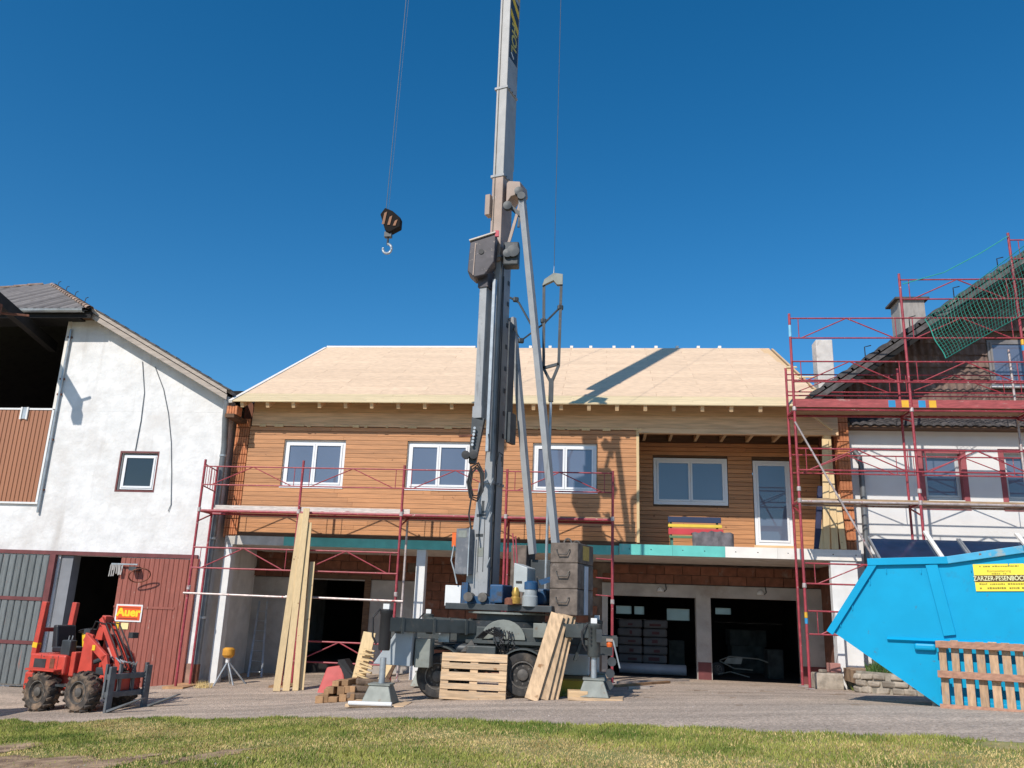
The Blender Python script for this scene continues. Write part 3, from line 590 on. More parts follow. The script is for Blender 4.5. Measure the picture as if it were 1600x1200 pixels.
# verge: two pale boards and the tile edge above
for dz, y, h in ((.0, 20.8, .13), (-.15, 20.84, .15)):
    MB().prism([(-14.42, rz(-14.42)+dz+.09), (-10.12, rz(-10.12)+dz+.09), (-10.12, rz(-10.12)+dz+.09-h), (-14.42, rz(-14.42)+dz+.09-h)], y, y+.035).build('verge_board', M_verge, B)
for i in range(13):
    x = -14.3+.33*i; MB().prism([(x, rz(x)+.11), (x+.32, rz(x+.32)+.13), (x+.32, rz(x+.32)+.085), (x, rz(x)+.085)], 20.76, 21.0).build('verge_tile', M_tile, B)
MB().prism([(-15.0, 9.15), (-14.42, 9.14), (-10.12, 6.75), (-10.12, 6.82), (-14.4, 9.23), (-15.0, 9.23)], 20.86, YB-.002).build('soffit', M_darkwood, B)
MB().b2(-24.2, -14.35, 20.72, 20.76, 9.02, 9.2).build('fascia', M_dark, B); MB().b2(-24.2, -14.9, 20.76, YB+.4, 9.1, 9.16).build('soffit', M_dark, B)
b = MB()
for i in range(6):
    a0, a1 = math.pi+math.pi*i/6, math.pi+math.pi*(i+1)/6
    b.add([(x, 20.62+.075*math.cos(a), 9.23+.085*math.sin(a)) for x, a in ((-24.2, a0), (-14.55, a0), (-14.55, a1), (-24.2, a1))], [(0, 1, 2, 3)])
b.tube((-24.2, 20.55, 9.235), (-14.55, 20.55, 9.235), .012, 6); b.build('gutter', M_galv, B)
# loft opening frame and sliding rail
MB().b2(-15.4, -15.3, YB-.03, YB+.1, 6.5, 9.1).build('opening_frame', M_whiteb, B)
MB().tube((-15.25, YB-.06, 3.6), (-15.25, YB-.06, 8.85), .035).build('rail', M_galv, B)
for z in (4.2, 5.6, 6.9, 7.35, 8.6): MB().b2(-15.33, -15.2, YB-.06, YB-.001, z, z+.05).build('clamp', M_rust, B)
# brown sheet panel
b = MB(); x = -19.0
while x < -15.4:
    b.add([(x, YB-.05, 3.88), (x+.095, YB-.05, 3.88), (x+.11, YB-.03, 3.88), (x+.125, YB-.03, 3.88), (x, YB-.05, 6.46), (x+.095, YB-.05, 6.46), (x+.11, YB-.03, 6.46), (x+.125, YB-.03, 6.46)], [(0, 1, 5, 4), (1, 2, 6, 5), (2, 3, 7, 6)]); x += .125
pn = b.build('sheet_panel', M_brownp, B)
MB().b2(-19, -15.36, YB-.07, YB-.02, 6.46, 6.51).build('trim', M_white, pn); MB().b2(-19, -15.3, YB-.07, YB-.02, 3.83, 3.88).build('trim', M_white, pn); MB().b2(-15.37, -15.31, YB-.068, YB-.018, 3.88, 6.46).build('trim', M_white, pn)
for x in (-16.3, -16.12): MB().b2(x, x+.05, YB-.1, YB-.06, 6.18, 6.53).build('slot_trim', M_white, pn)
MB().b2(-16.25, -16.12, YB-.08, YB-.056, 6.2, 6.53).build('slot', M_galv, pn)
# small window
wd = window(B, WB[0]+.05, WB[1]-.03, WB[2]+.03, WB[3]-.04, YB+.06, M_pvc, M_glassd, ndiv=1, fr=.035)
wall_holes(MB(), WB[0]-.05, WB[1]+.04, WB[2]-.05, WB[3]+.05, [WB], YB-.006, YB+.03).build('surround', M_oxide, wd)
# doors
dg = MB().b2(-14.62, -14.46, YB-.13, YB-.02, -.82, 2.5).build('grey_door', M_oxide, B)
x = -19.0
while x < -14.7:
    MB().prism([(x, YB-.1), (x+.02, YB-.115), (x+.15, YB-.115), (x+.17, YB-.1), (x+.185, YB-.06), (x, YB-.06)], -.78, 2.47, 'z').build('door_board', M_greydoor, dg); x += .19
for z in (1.3, .2): MB().b2(-19, -14.63, YB-.135, YB-.116, z, z+.09).build('door_rail', M_oxide, dg)
MB().b2(-19, -10.55, YB-.06, YB-.002, 2.5, 2.6).build('door_track', M_oxide, B)
rd = MB().b2(-12.6, -10.72, YB-.09, YB-.06, -.76, 2.46).build('red_door', M_oxide, B); x = -12.6
while x < -10.8:
    MB().prism([(x+.002, YB-.12), (x+.015, YB-.13), (x+.118, YB-.13), (x+.13, YB-.12), (x+.13, YB-.091), (x+.002, YB-.091)], -.78+rnd.uniform(0, .03), 2.47, 'z').build('door_board', M_reddoor, rd); x += .134
for z in (1.2,): MB().b2(-12.6, -10.95, YB-.146, YB-.131, z, z+.055).build('door_rail', M_reddoor, rd)
MB().b2(-10.72, -10.5, YB-.1, YB-.01, -.78, 2.5).build('door_post', M_reddoor, B)
MB().b2(-10.5, -10.23, YB-.03, YB-.002, -.8, -.1).build('plinth', mat('plinth_brown', (.33, .2, .15), .9, var=.2, scale=5), B)
# downpipe
dp = MB().path([(-10.14, 20.95, 6.8), (-10.15, 21.0, 6.2), (-10.17, 21.15, 5.72), (-10.17, 21.19, 5.5), (-10.17, 21.19, 2), (-10.17, 21.19, -.1)], .085, 10).build('downpipe', M_galvd, B, smooth=True)
MB().path([(-10.17, 21.19, -.1), (-10.17, 21.19, -.75)], .095, 10).build('pipe_boot', M_rust, dp)
for z in (5.2, 3.0, 1.0): MB().lathe((-10.17, 21.19, z), (0, 0, 1), [(.09, 0), (.1, .01), (.1, .05), (.09, .06)], 12).build('pipe_clip', M_galv, dp)
MB().path([(-12.95, YB-.02, 7.9), (-12.75, YB-.02, 7.0), (-12.72, YB-.02, 6.2), (-12.75, YB-.02, 5.35)], .012, 5).build('cable', M_galvd, B)
MB().path([(-12.55, YB-.02, 7.75), (-12.2, YB-.02, 7.1), (-11.95, YB-.02, 6.4), (-11.75, YB-.02, 5.6), (-11.62, YB-.02, 4.8), (-11.5, YB-.02, 3.9), (-11.55, YB-.03, 3.72)], .011, 5).build('cable', M_galvd, B)
# hay beam sticking out of the loft
hb = MB().bar((-16.7, 22.6, 8.75), (-15.78, 18.75, 8.9), .2, .3).build('hay_beam', mat('black_beam', (.018, .015, .014), .9, var=.3), B)  # beam given a near-black base colour
MB().b2(-15.9, -15.65, 18.7, 18.95, 8.45, 8.74).build('pulley_box', M_rust, hb); MB().bar((-15.85, 19.2, 8.6), (-15.2, 19.4, 8.6), .05).build('stay', M_rust, hb)

# sign on the red door
S = thing('door_sign', (-12.16, YB-.15, 1.07), 'orange red sign with yellow lettering on the red barn door', 'sign')
MB().b2(-12.52, -11.8, YB-.15, YB-.135, .86, 1.29).build('board', M_white, S)
MB().b2(-12.48, -11.84, YB-.156, YB-.151, .9, 1.25).build('print', mat('sign_red', (.75, .1, .015), .5, var=.04), S)
text('lettering', 'Auer', .26, mat('sign_yellow', (.95, .62, .02), .5, var=.03), S, Matrix.Translation((-12.16, YB-.158, 1.09)) @ Matrix.Rotation(rad(90), 4, 'X') @ Matrix.Diagonal((1.2, 1.1, 1, 1)), .002, off=.012)
MB().b2(-12.42, -11.9, YB-.16, YB-.1565, .925, .95).build('small_print', mat('sign_dark', (.25, .03, .01), .5), S); MB().b2(-12.44, -11.88, YB-.16, YB-.1565, 1.2, 1.215).build('small_print', MATS['sign_dark'], S)
N1 = MB().b2(-12.56, -12.38, YB-.15, YB-.136, .66, .84).build('notice', M_yellow); tag(N1, 'small bright yellow notice under the left end of the door sign', 'notice', 'notices below the sign')
N2 = MB().b2(-12.32, -12.12, YB-.15, YB-.136, .67, .83).build('notice', mat('notice_pale', (.72, .62, .3), .6)); tag(N2, 'small pale yellow notice right of the bright yellow one below the sign', 'notice', 'notices below the sign')
# basketball hoop
HP = thing('basketball_hoop', (-12.1, YB-.2, 2.1), 'rusty basketball hoop with torn net on the red barn door', 'hoop')
c = Vector((-11.86, YB-.42, 2.02)); MB().path([c+Vector((.27*math.cos(a*.3491), .2*math.sin(a*.3491), .17*math.sin(a*.3491+2.6))) for a in range(19)], .016, 6).build('ring', M_rust, HP)
MB().b2(-12.22, -12.02, YB-.36, YB-.131, 2.14, 2.24).build('bracket', M_crdark, HP); MB().bar((-12.8, YB-.2, 2.3), (-12.05, YB-.25, 2.3), .035).build('bar', M_galv, HP)
b = MB()
for k in range(9):
    x = -12.8+.04*k; b.bar((x, YB-.22, 2.28), (x+rnd.uniform(-.03, .05), YB-.24, 1.95+rnd.uniform(0, .2)), .03, .008)
b.build('net', mat('net_cloth', (.4, .38, .36), .9, var=.2), HP)
# ---------------------------------------------------------------- white house on the right
YH = 21.9
K = thing('white_house', (10, 24, -.1), 'white plastered house with dark tiled gable roof and red window surrounds', 'house')
WH = [(8.1, 9.02, 4.4, 5.72), (10.05, 11.0, 4.4, 5.75)]
wall_holes(MB(), 6.25, 16, -.3, 6.6, WH, YH, YH+.35).build('wall', M_plaster2, K)
MB().b2(6.25, 16, YH-.012, YH-.001, -.3, .5).build('painted_base', mat('red_plinth', (.36, .1, .09), .85, var=.08, scale=4), K)
for w in WH:
    wd = window(K, w[0], w[1], w[2]+.16, w[3]-.0, YH+.16, mat('grey_frame', (.5, .54, .56), .45, var=.04), M_glass, ndiv=1, fr=.05)
    wall_holes(MB(), w[0]-.13, w[1]+.12, w[2]-.12, w[3]+.1, [(w[0], w[1], w[2], w[3])], YH-.012, YH-.001).build('surround', mat('surround_red', (.34, .09, .1), .8, var=.1, scale=4), wd)
    MB().b2(w[0], w[1], YH+.02, YH+.158, w[2], w[2]+.13).build('sill', M_white, wd); MB().b2(w[1]-.012, w[1]-.001, YH+.0, YH+.2, w[2]+.14, w[3]).build('reveal', MATS['surround_red'], wd)
# gable wall behind wavy shingles
def vz(x): return 6.86+(x-5.19)*.693
MB().prism([(6.35, 6.65), (16, 6.65), (16, vz(13)+.1), (13, vz(13)-.15), (6.35, vz(6.35)-.15)], YH+.06, YH+.3).build('gable_wall', M_darkwood, K)
AW = (9.98, 12.2, 7.5, 8.75)
z = 6.72; r = 0
while z < 11.6:
    x0 = max(6.3, 5.35+(z+.1-6.75)/.693)
    for (a, e) in ([(x0, 13)] if not (z+.3 > AW[2] and z < AW[3]) else [(x0, AW[0]-.02)]):
        if e-a < .2: continue
        x = a
        while x < e-.05:
            e2 = min(x+1.1, e); b = MB(); n = max(2, int((e2-x)/.022)); P = []
            for i in range(n+1):
                xx = x+(e2-x)*i/n; o = .022*math.sin(2*math.pi*xx/.19); P.append(((xx, YH+.01-.02+o, z-.03), (xx, YH+.045+o*.8, z+.36)))
            b.grid(P)
            b.build('shingle_sheet', M_wavy, K, smooth=True); x += 1.1
    z += .33; r += 1
wd = window(K, AW[0], AW[1], AW[2], AW[3], YH-.0, mat('dark_frame', (.2, .19, .19), .6), M_glass, ndiv=2, fr=.06, depth=.1); MB().b2(AW[0]-.05, AW[1]+.05, YH-.12, YH+.02, AW[2]-.06, AW[2]-.002).build('sill', M_white, wd)
# roof: slopes left, verge of tiles in front
Y0 = 20.72
rp = [(5.2, vz(5.2)), (13, vz(13)), (20.8, vz(5.2))]
MB().add([(x, y, z+dz) for dz in (-.14, 0) for y in (Y0+.05, 36) for x, z in rp], [(0, 1, 4, 3), (1, 2, 5, 4), (9, 10, 7, 6), (10, 11, 8, 7), (0, 6, 7, 1), (1, 7, 8, 2), (3, 4, 10, 9), (4, 5, 11, 10), (0, 3, 9, 6), (2, 8, 11, 5)]).build('roof', M_darkwood, K)
n = 23; L = math.hypot(13-5.15, vz(13)-vz(5.15)); dx, dz = (13-5.15)/L, (vz(13)-vz(5.15))/L; nxx, nzz = -dz, dx
for i in range(n):
    s0 = i*L/n; s1 = s0+L/n+.05
    for j, (ya, yb) in enumerate(((Y0-.03, Y0+.27), (Y0+.28, Y0+.58))):
        q = []
        for s, h in ((s0, .0), (s1, .0), (s1, .06), (s0+.2, .115), (s0+.08, .12), (s0, .085)): q.append((5.15+dx*s+nxx*h, vz(5.15)+dz*s+nzz*h+.01))
        MB().prism(q, ya, yb).build('roof_tile', M_tile, K)
for k in range(2):
    h0 = -.02-.13*k; MB().prism([(5.15+nxx*h0, vz(5.15)+nzz*h0), (13+nxx*h0, vz(13)+nzz*h0), (13+nxx*(h0-.12), vz(13)+nzz*(h0-.12)), (5.15+nxx*(h0-.12), vz(5.15)+nzz*(h0-.12))], Y0+.0+.03*k, Y0+.03+.03*k).build('verge_board', M_dark if k else M_tile, K)
# tiled apron below the gable
for i in range(36):
    x = 6.3+.22*i; q = [(x+.22*t/6, .045*math.sin(math.pi*t/6)) for t in range(7)]
    b = MB(); ring = [[(px, YH-.42, 6.36+h) for px, h in q], [(px, YH-.0, 6.62+h) for px, h in q], [(px, YH-.42, 6.34+h-.02) for px, h in q], [(px, YH-.0, 6.6+h-.02) for px, h in q]]
    for t in range(6):
        b.add([ring[0][t], ring[0][t+1], ring[1][t+1], ring[1][t]], [(0, 1, 2, 3)]); b.add([ring[0][t], ring[0][t+1], ring[2][t+1], ring[2][t]], [(3, 2, 1, 0)]); b.add([ring[2][t], ring[2][t+1], ring[3][t+1], ring[3][t]], [(3, 2, 1, 0)])
    b.build('apron_tile', M_tile, K, smooth=True)
MB().b2(6.25, 14.3, YH-.38, YH-.002, 6.28, 6.33).build('apron_soffit', M_darkwood, K)
ch = MB().b2(6.19, 6.66, 24, 24.5, 6.8, 9.47).build('chimney', M_chim, K, .02); ch['label'] = 'bare pale concrete chimney shaft'
ch = MB().b2(8.62, 9.34, 24, 24.7, 8.5, 10.7).build('chimney', mat('chimney_render', (.33, .31, .29), .9, var=.12, scale=4, stretch=(4, 4, 1)), K); MB().b2(8.5, 9.46, 23.9, 24.8, 10.7, 10.76).build('chimney_cap', M_tile, ch)
for s in range(5):
    x = 6.6+1.15*s; zz = vz(x)+.12; MB().path([(x, Y0+.25, zz), (x, Y0+.25, zz+.3), (x+.16, Y0+.25, zz+.34)], .014, 5).build('snow_hook', M_black, K)
# downpipe at the joint of the two houses
MB().path([(6.38, YH-.12, 5.75), (6.5, YH-.16, 5.55), (6.52, YH-.16, 5.2), (6.5, YH-.14, 3), (6.5, YH-.14, .2)], .07, 10).build('downpipe', M_galvd, K, smooth=True)

# solar collectors on a frame in front of the white house
SP = thing('solar_array', (8.5, 19.2, 0), 'dark blue solar collectors on slanted rails above the skip', 'solar panel')
for k in range(3):
    x = 5.95+1.95*k
    pn = MB().add([(x, 18.9, 2.72), (x+1.9, 18.9, 2.72), (x+1.9, 19.7, 3.32), (x, 19.7, 3.32), (x, 18.93, 2.66), (x+1.9, 18.93, 2.66), (x+1.9, 19.73, 3.26), (x, 19.73, 3.26)], [(0, 1, 2, 3), (7, 6, 5, 4), (0, 4, 5, 1), (1, 5, 6, 2), (2, 6, 7, 3), (3, 7, 4, 0)]).build('panel', M_solar, SP)
    for e in (x, x+1.9): MB().bar((e, 18.88, 2.73), (e, 19.71, 3.35), .035, .05).build('edge_rail', M_galv, pn)
for x in (7.25, 9.2): MB().bar((x, 18.86, 2.74), (x, 19.9, 3.52), .09, .05).build('support_rail', M_whiteb, SP); 
for x in (6.2, 8.1, 10.2): MB().b2(x, x+.08, 19.6, 19.68, G(x, 19.6)-.05, 3.2).build('leg', M_galv, SP); MB().bar((x+.04, 18.95, 2.65), (x+.04, 19.6, 2.2), .05).build('brace', M_galv, SP)
# planter wall
PL = thing('stone_planter', (6.3, 18.9, .1), 'low curved field stone planter wall beside the blue skip', 'planter')
for r in range(3):
    for i in range(15):
        a = rad(200+i*11+(5 if r % 2 else 0)); cx, cy, R1 = 6.9, 19.75, 1.55
        a += rnd.uniform(-.03, .03); x, y = cx+R1*math.cos(a), cy+R1*.9*math.sin(a); w = rnd.uniform(.2, .31)
        b = MB(); b.box((x, y, G(x, y)+.06+r*.135+rnd.uniform(-.01, .01)), (w, rnd.uniform(.2, .26), rnd.uniform(.1, .135)), a+math.pi/2+rnd.uniform(-.15, .15))
        b.v = [q_+Vector((rnd.uniform(-.025, .025), rnd.uniform(-.02, .02), rnd.uniform(-.015, .015))) for q_ in b.v]; b.build('stone', M_stone, PL, .03)
b = MB()
for i in range(16):
    a0, a1 = rad(198+i*10.5), rad(198+(i+1)*10.5); q = []
    for a in (a0, a1):
        for R1 in (1.48, 1.62): q.append((6.9+R1*math.cos(a), 19.75+R1*.9*math.sin(a)))
    zt = G(6.3, 18.6)+.4; b.add([(q[0][0], q[0][1], 0), (q[1][0], q[1][1], 0), (q[3][0], q[3][1], 0), (q[2][0], q[2][1], 0), (q[0][0], q[0][1], zt), (q[1][0], q[1][1], zt), (q[3][0], q[3][1], zt), (q[2][0], q[2][1], zt)], [(4, 5, 7, 6) if 0 else (4, 5, 6, 7), (1, 2, 6, 5), (0, 4, 7, 3)])
b.build('mortar', M_stonem, PL)
b = MB(); b.prism([(6.9+1.5*math.cos(rad(a)), 19.75+1.35*math.sin(rad(a))) for a in range(198, 368, 10)]+[(8.4, 21.8), (5.6, 21.8)], .2, G(6.3, 18.6)+.37, 'z'); b.build('soil', MATS['lawn_soil'], PL)
b = MB()
for k in range(5200):
    a = rnd.uniform(rad(200), rad(360)); R1 = 1.45*math.sqrt(rnd.random()); x, y = 6.9+R1*math.cos(a), 19.8+R1*.9*math.sin(a); z = G(6.3, 18.6)+.36; z += .22*max(0, 1-(R1/1.45)**2); h = rnd.uniform(.08, .26); q = rnd.uniform(0, 6.28); w = .008
    b.add([(x-w*math.cos(q), y-w*math.sin(q), z), (x+w*math.cos(q), y+w*math.sin(q), z), (x+rnd.uniform(-.1, .1), y+rnd.uniform(-.1, .1), z+h)], [(0, 1, 2)])
tag(b.build('grass_tuft', mat('lush_blades', (.06, .13, .025), .7, var=.35, scale=2), PL), None, kind='stuff')
# weeds at the foot of the posts and walls
for wi, (wx, wy, wlab) in enumerate([(-9.55, 20.4, 'small dry weed tuft on the yard by the left white pillar'), (5.75, 20.4, 'small weed tuft at the foot of the white pillar by the planter'), (-.75, 16.4, 'small green weed tuft behind the planks leaning on the crane')]):
    b = MB()
    for k in range(110):
        a = rnd.uniform(0, 6.28); r = .22*rnd.random(); x, y = wx+r*math.cos(a), wy+r*math.sin(a)*.7; z = G(x, y); h = rnd.uniform(.06, .2); w = .007
        b.add([(x-w, y, z-.01), (x+w, y, z-.01), (x+rnd.uniform(-.08, .08), y+rnd.uniform(-.08, .08), z+h)], [(0, 1, 2)])
    tag(b.build('weed_tuft', MATS['green_blades'] if wi else MATS['dry_blades']), wlab, 'weed', 'weeds on the yard')
# block by the scaffold foot
q = thing('stone_block', (5.05, 20.6, G(5, 20.6)), 'pale rough stone block with red brick on top by the scaffold', 'stone block')
MB().box((5.12, 20.75, G(5.1, 20.7)+.17), (.62, .4, .36), .06).build('block', M_stone, q, .03)
MB().box((5.33, 20.95, G(5.1, 20.7)+.46), (.24, .22, .2), .2).build('brick', mat('pinkish_brick', (.42, .2, .17), .9, var=.1), q, .008); MB().box((5.02, 20.7, G(5.1, 20.7)+.39), (.16, .12, .07), .5).build('rubble', M_stone, q, .02)
# shrub peeping in at the edge of the picture
S = thing('shrub', (10.75, 20.6, .1), 'small dark green shrub in front of white house wall', 'shrub')
MB().path([(10.75, 20.6, 0), (10.8, 20.6, 1.6), (10.7, 20.6, 3.1)], .05, 6).build('stem', M_bark, S)
b = MB()
for k in range(2600):
    v = Vector((rnd.gauss(0, 1), rnd.gauss(0, 1), rnd.gauss(0, 1))).normalized()*rnd.random()**.4; p = Vector((10.8+v.x*.7, 20.6+v.y*.6, 2.4+v.z*1.35)); s = .05
    e1 = Vector((rnd.gauss(0, 1), rnd.gauss(0, 1), rnd.gauss(0, 1))).normalized()*s; e2 = Vector((rnd.gauss(0, 1), rnd.gauss(0, 1), rnd.gauss(0, 1))).normalized()*s*.5
    b.add([p-e1, p+e2, p+e1, p-e2], [(0, 1, 2, 3)])
b.build('foliage', mat('shrub_leaf', (.035, .07, .02), .6, var=.4, scale=3), S)
# ---------------------------------------------------------------- scaffolds
def aframe(mb, x0, x1, y, zb, zt, r=.019, s=(0, 0)):
    mb.tube((x0, y, zt), (x1, y, zt), r); mb.tube((x0, y, zb), (x1, y, zb), r); m = (x0+x1)/2
    mb.tube((x0+.25, y, zb), (m, y, zt), r*.8, 6); mb.tube((m, y, zt), (x1-.25, y, zb), r*.8, 6)
    for x in (x0+.2, x1-.2): mb.tube((x, y, zb), (x, y, zt), r*.6, 6)
    return mb
def scaffold(name, loc, label, X, yf, yr, tops, rear_top, deckz):
    T = thing(name, loc, label, 'scaffold')
    for i, x in enumerate(X):
        gz = G(x, yf); zb = gz+.04
        p = MB().tube((x, yf, zb), (x, yf, tops[i]), .032, 10).build('post', M_redscaf, T, smooth=True)
        for z in [d_-.12 for d_ in deckz]+[d_-2.05 for d_ in deckz]:
            if z < zb+.2: continue
            MB().lathe((x, yf, z), (0, 0, 1), [(.035, 0), (.047, .01), (.047, .1), (.035, .11)], 10).build('coupler', M_scafgal, p)
        r = MB().tube((x, yr, zb), (x, yr, rear_top[i]), .03, 10).build('post', M_redscaf if i != 2 else M_scafgal, T, smooth=True)
        for z in deckz: MB().bar((x, yf, z-.09), (x, yr, z-.09), .045, .05).build('transom', M_redscaf, T); MB().bar((x, yf+.02, z-.35), (x, yr-.02, z-.12), .03).build('gusset', M_redscaf, T)
        for y in (yf, yr): MB().box((x, y, gz+.02), (.16, .16, .02), .2).lathe((x, y, gz+.02), (0, 0, 1), [(.02, 0), (.02, .1)], 8).build('base_plate', M_scafgal, T)
    return T
XL = [-10.2, -7.58, -4.95, -2.35, .24]
SL = scaffold('scaffold', (-5, 20.3, -.4), 'low red frame scaffold with one deck along the timber clad front', XL, 20.3, 21.02, [4.97, 4.98, 4.9, 4.85, 4.85], [4.9, 3.7, 3.72, 3.72, 3.72], [3.75])
for i in range(4):
    x0, x1 = XL[i], XL[i+1]
    aframe(MB(), x0, x1, 20.28, 4.32, 4.79, .017).build('guard_rail', M_redscaf, SL)
    MB().tube((x0, 20.32, 3.66), (x1, 20.32, 3.66), .035, 8).build('deck_beam', M_redscaf, SL); MB().tube((x0, 21.0, 3.66), (x1, 21.0, 3.66), .03, 8).build('deck_beam', M_redscaf, SL)
    if i < 2:
        aframe(MB(), x0, x1, 20.28, 2.24, 2.74).build('guard_rail', M_redscaf, SL); MB().tube((x0-.1, 20.26, 1.62), (x1+.2, 20.26, 1.6), .026, 8).build('ledger', M_scafgal, SL)
    for k in range(2):
        a = x0+(.35 if i == 0 else .01); MB().b2(a, x1-.01, 20.36+.31*k, 20.65+.31*k, 3.7+(.0 if i < 2 else -.02), 3.745+(.0 if i < 2 else -.02)).build('deck_board', M_deck if i < 2 else M_plywood, SL)
MB().b2(-9.8, -4.75, 20.335, 20.352, 3.69, 3.81).build('toe_board', M_deck, SL)
aframe(MB(), -7.5, -5.0, 20.28, .13, .6).build('guard_rail', M_redscaf, SL)
b = MB()
for z in (4.85, 4.3): b.tube((-10.2, 20.3, z), (-10.2, 21.02, z-.06), .016, 6)
for t in (.2, .4, .6, .8): b.tube((-10.2, 20.3+.72*t, 4.3-.06*t), (-10.2, 20.3+.72*t, 4.85-.06*t), .01, 6)
b.build('end_guard', M_redscaf, SL)
for z in (2.3, 1.9, 2.74): MB().tube((-.15, 20.3, z), (.24, 20.3, z-.02), .015, 6).build('spigot', M_redscaf, SL)
for i, x in enumerate(XL[:2]):
    pb = MB().box((x, 20.65, G(x, 20.6)+.005), (.5, 1.1, .06), .05).build('timber_pad', M_log); tag(pb, ['worn timber pad under the scaffold posts next to the red barn door', 'worn timber pad under the scaffold posts behind the leaning planks'][i], 'pad', 'timber pads under the low scaffold')

XR = [4.56, 7.25, 9.92, 12.6]
SR = scaffold('scaffold', (8, 20, 0), 'tall red frame scaffold with toe boards in front of the white house', XR, 20.0, 20.7, [8.8, 9.84, 10.9, 11.9], [7.6, 7.6, 8.1, 8.6], [6.45, 4.25])
for i in range(3):
    x0, x1 = XR[i], XR[i+1]
    zs = [(8.16, 8.67), (7.05, 7.56), (4.9, 5.41)] + ([(9.16, 9.67)] if i > 0 else []) + ([(10.2, 10.7)] if i > 1 else [])
    for zb, zt in zs: aframe(MB(), x0, x1, 19.97, zb, zt, .019).build('guard_rail', M_redscaf, SR)
    for z in (6.9, 7.3): MB().tube((x0, 20.72, z), (x1, 20.72, z), .018, 6).build('rear_rail', M_redscaf, SR)
    aframe(MB(), x0, x1, 20.74, 4.95, 5.4, .016).build('rear_guard', M_redscaf, SR); aframe(MB(), x0, x1, 20.74, 7.0, 7.45, .016).build('rear_guard', M_redscaf, SR)
    tb = MB().b2(x0+.02, x1-.02, 19.955, 19.99, 6.42, 6.62).build('toe_board', M_deckred, SR)
    for xx, m in ((6.72, M_blue_m), (7.02, M_yel_m), (7.4, M_blue_m), (7.64, M_yel_m)):
        if x0 < xx < x1: MB().b2(xx, xx+.16, 19.952, 19.956, 6.43, 6.6).build('paint_band', m, tb)
    for z in (6.4, 4.2):
        for y in (20.02, 20.68): MB().tube((x0, y, z-.03), (x1, y, z-.03), .028, 8).build('deck_beam', M_redscaf if z > 5 else M_scafgal, SR)
        for k in range(2): MB().b2(x0+.02, x1-.02, 20.03+.32*k, 20.34+.32*k, z, z+.045).build('deck_board', M_plywood, SR)
aframe(MB(), 4.6, 7.2, 19.97, 2.3, 2.75).build('guard_rail', M_redscaf, SR)
aframe(MB(), 4.6, 7.2, 19.97, 1.2, 1.7).build('guard_rail', M_redscaf, SR)
MB().tube((4.54, 19.94, 6.05), (6.9, 19.94, 1.3), .024, 8).build('diagonal_brace', M_scafgal, SR)
for z, m in ((1.55, M_yel_m), (1.42, M_blue_m)): MB().lathe((4.56, 20.0, z), (0, 0, 1), [(.036, 0), (.036, .12)], 10).build('paint_band', m, SR)
for z, m in ((8.0, M_yel_m), (7.85, M_blue_m)): MB().lathe((9.92, 20.0, z), (0, 0, 1), [(.036, 0), (.036, .13)], 10).build('paint_band', m, SR)
MB().lathe((4.56, 20.0, 8.2), (0, 0, 1), [(.036, 0), (.036, .3)], 10).build('paint_band', mat('pale_blue_band', (.2, .5, .7), .5), SR)
# safety net
NT = thing('safety_net', (8.6, 19.9, 7.6), 'green knotted safety net hung between the tall scaffold posts', 'net')
def npt(u, v):
    tl, tr, br, bl = Vector((7.72, 8.62)), Vector((10.4, 10.65)), Vector((10.4, 8.95)), Vector((8.06, 7.6))
    p = tl*(1-u)*(1-v)+tr*u*(1-v)+br*u*v+bl*(1-u)*v
    return Vector((p.x+.02*math.sin(v*9+u*4), 19.9+.06*math.sin(u*7)*math.sin(v*3.1)-.1*v, p.y-.09*math.sin(math.pi*u)*v+.1*math.sin(u*3.1)*(v)))
b = MB(); NU, NV = 34, 15
for i in range(NU+1): b.path([npt(i/NU, j/10) for j in range(11)], .0045 if 0 < i < NU else .013, 3)
for j in range(NV+1): b.path([npt(i/16, j/NV) for i in range(17)], .0045 if 0 < j < NV else .011, 3)
b.build('mesh', M_net, NT)
MB().path([(7.3, 19.95, 9.55), (8.3, 19.95, 9.85), (9.2, 19.95, 10.35), (9.9, 19.95, 10.8)], .012, 5).build('edge_rope', M_net, NT)

# ---------------------------------------------------------------- things on the balcony
BN = thing('garden_bench', (2.4, 22.4, 3.14), 'garden bench with blue, yellow and red slats on the balcony', 'bench')
for z0, z1, dy, m, nm in ((3.88, 4.03, .1, mat('slat_blue', (.02, .035, .09), .5, var=.08), 'slat'), (3.75, 3.83, .04, mat('slat_yellow', (.75, .55, .06), .5, var=.08), 'slat'), (3.55, 3.71, -.03, mat('slat_red', (.55, .05, .06), .5, var=.08), 'slat'), (3.44, 3.5, -.25, mat('slat_green', (.1, .2, .1), .6, var=.1), 'slat')):
    MB().b2(1.72, 3.1+(z0-3.88)*-.1, 22.4+dy, 22.44+dy, z0, z1).build(nm, m, BN, .01)
for x in (1.8, 3.0):
    MB().bar((x, 22.2, 3.15), (x, 22.26, 3.5), .05).build('leg', mat('bench_green', (.03, .12, .09), .5), BN); MB().bar((x, 22.6, 3.15), (x, 22.56, 4.0), .05).build('leg', MATS['bench_green'], BN); MB().bar((x, 22.2, 3.47), (x, 22.6, 3.47), .04).build('arm', MATS['bench_green'], BN)
b = MB(); N = 14
P = [[(2.3+.08*i, 22.08-.015*j+.03*math.sin(i*1.9+j), 3.62-.115*j+.02*math.sin(i*2.3)-(.05*abs(i-7)/7 if j == 0 else 0)) for i in range(N)] for j in range(5)]
b.grid([[(p[0], 22.4, 3.57) for p in P[0]]]+P)
o = b.build('tarpaulin', M_tarp, smooth=True); sm = o.modifiers.new('thick', 'SOLIDIFY'); sm.thickness = .012; tag(o, 'crumpled grey tarpaulin hanging over the coloured bench', 'tarpaulin')
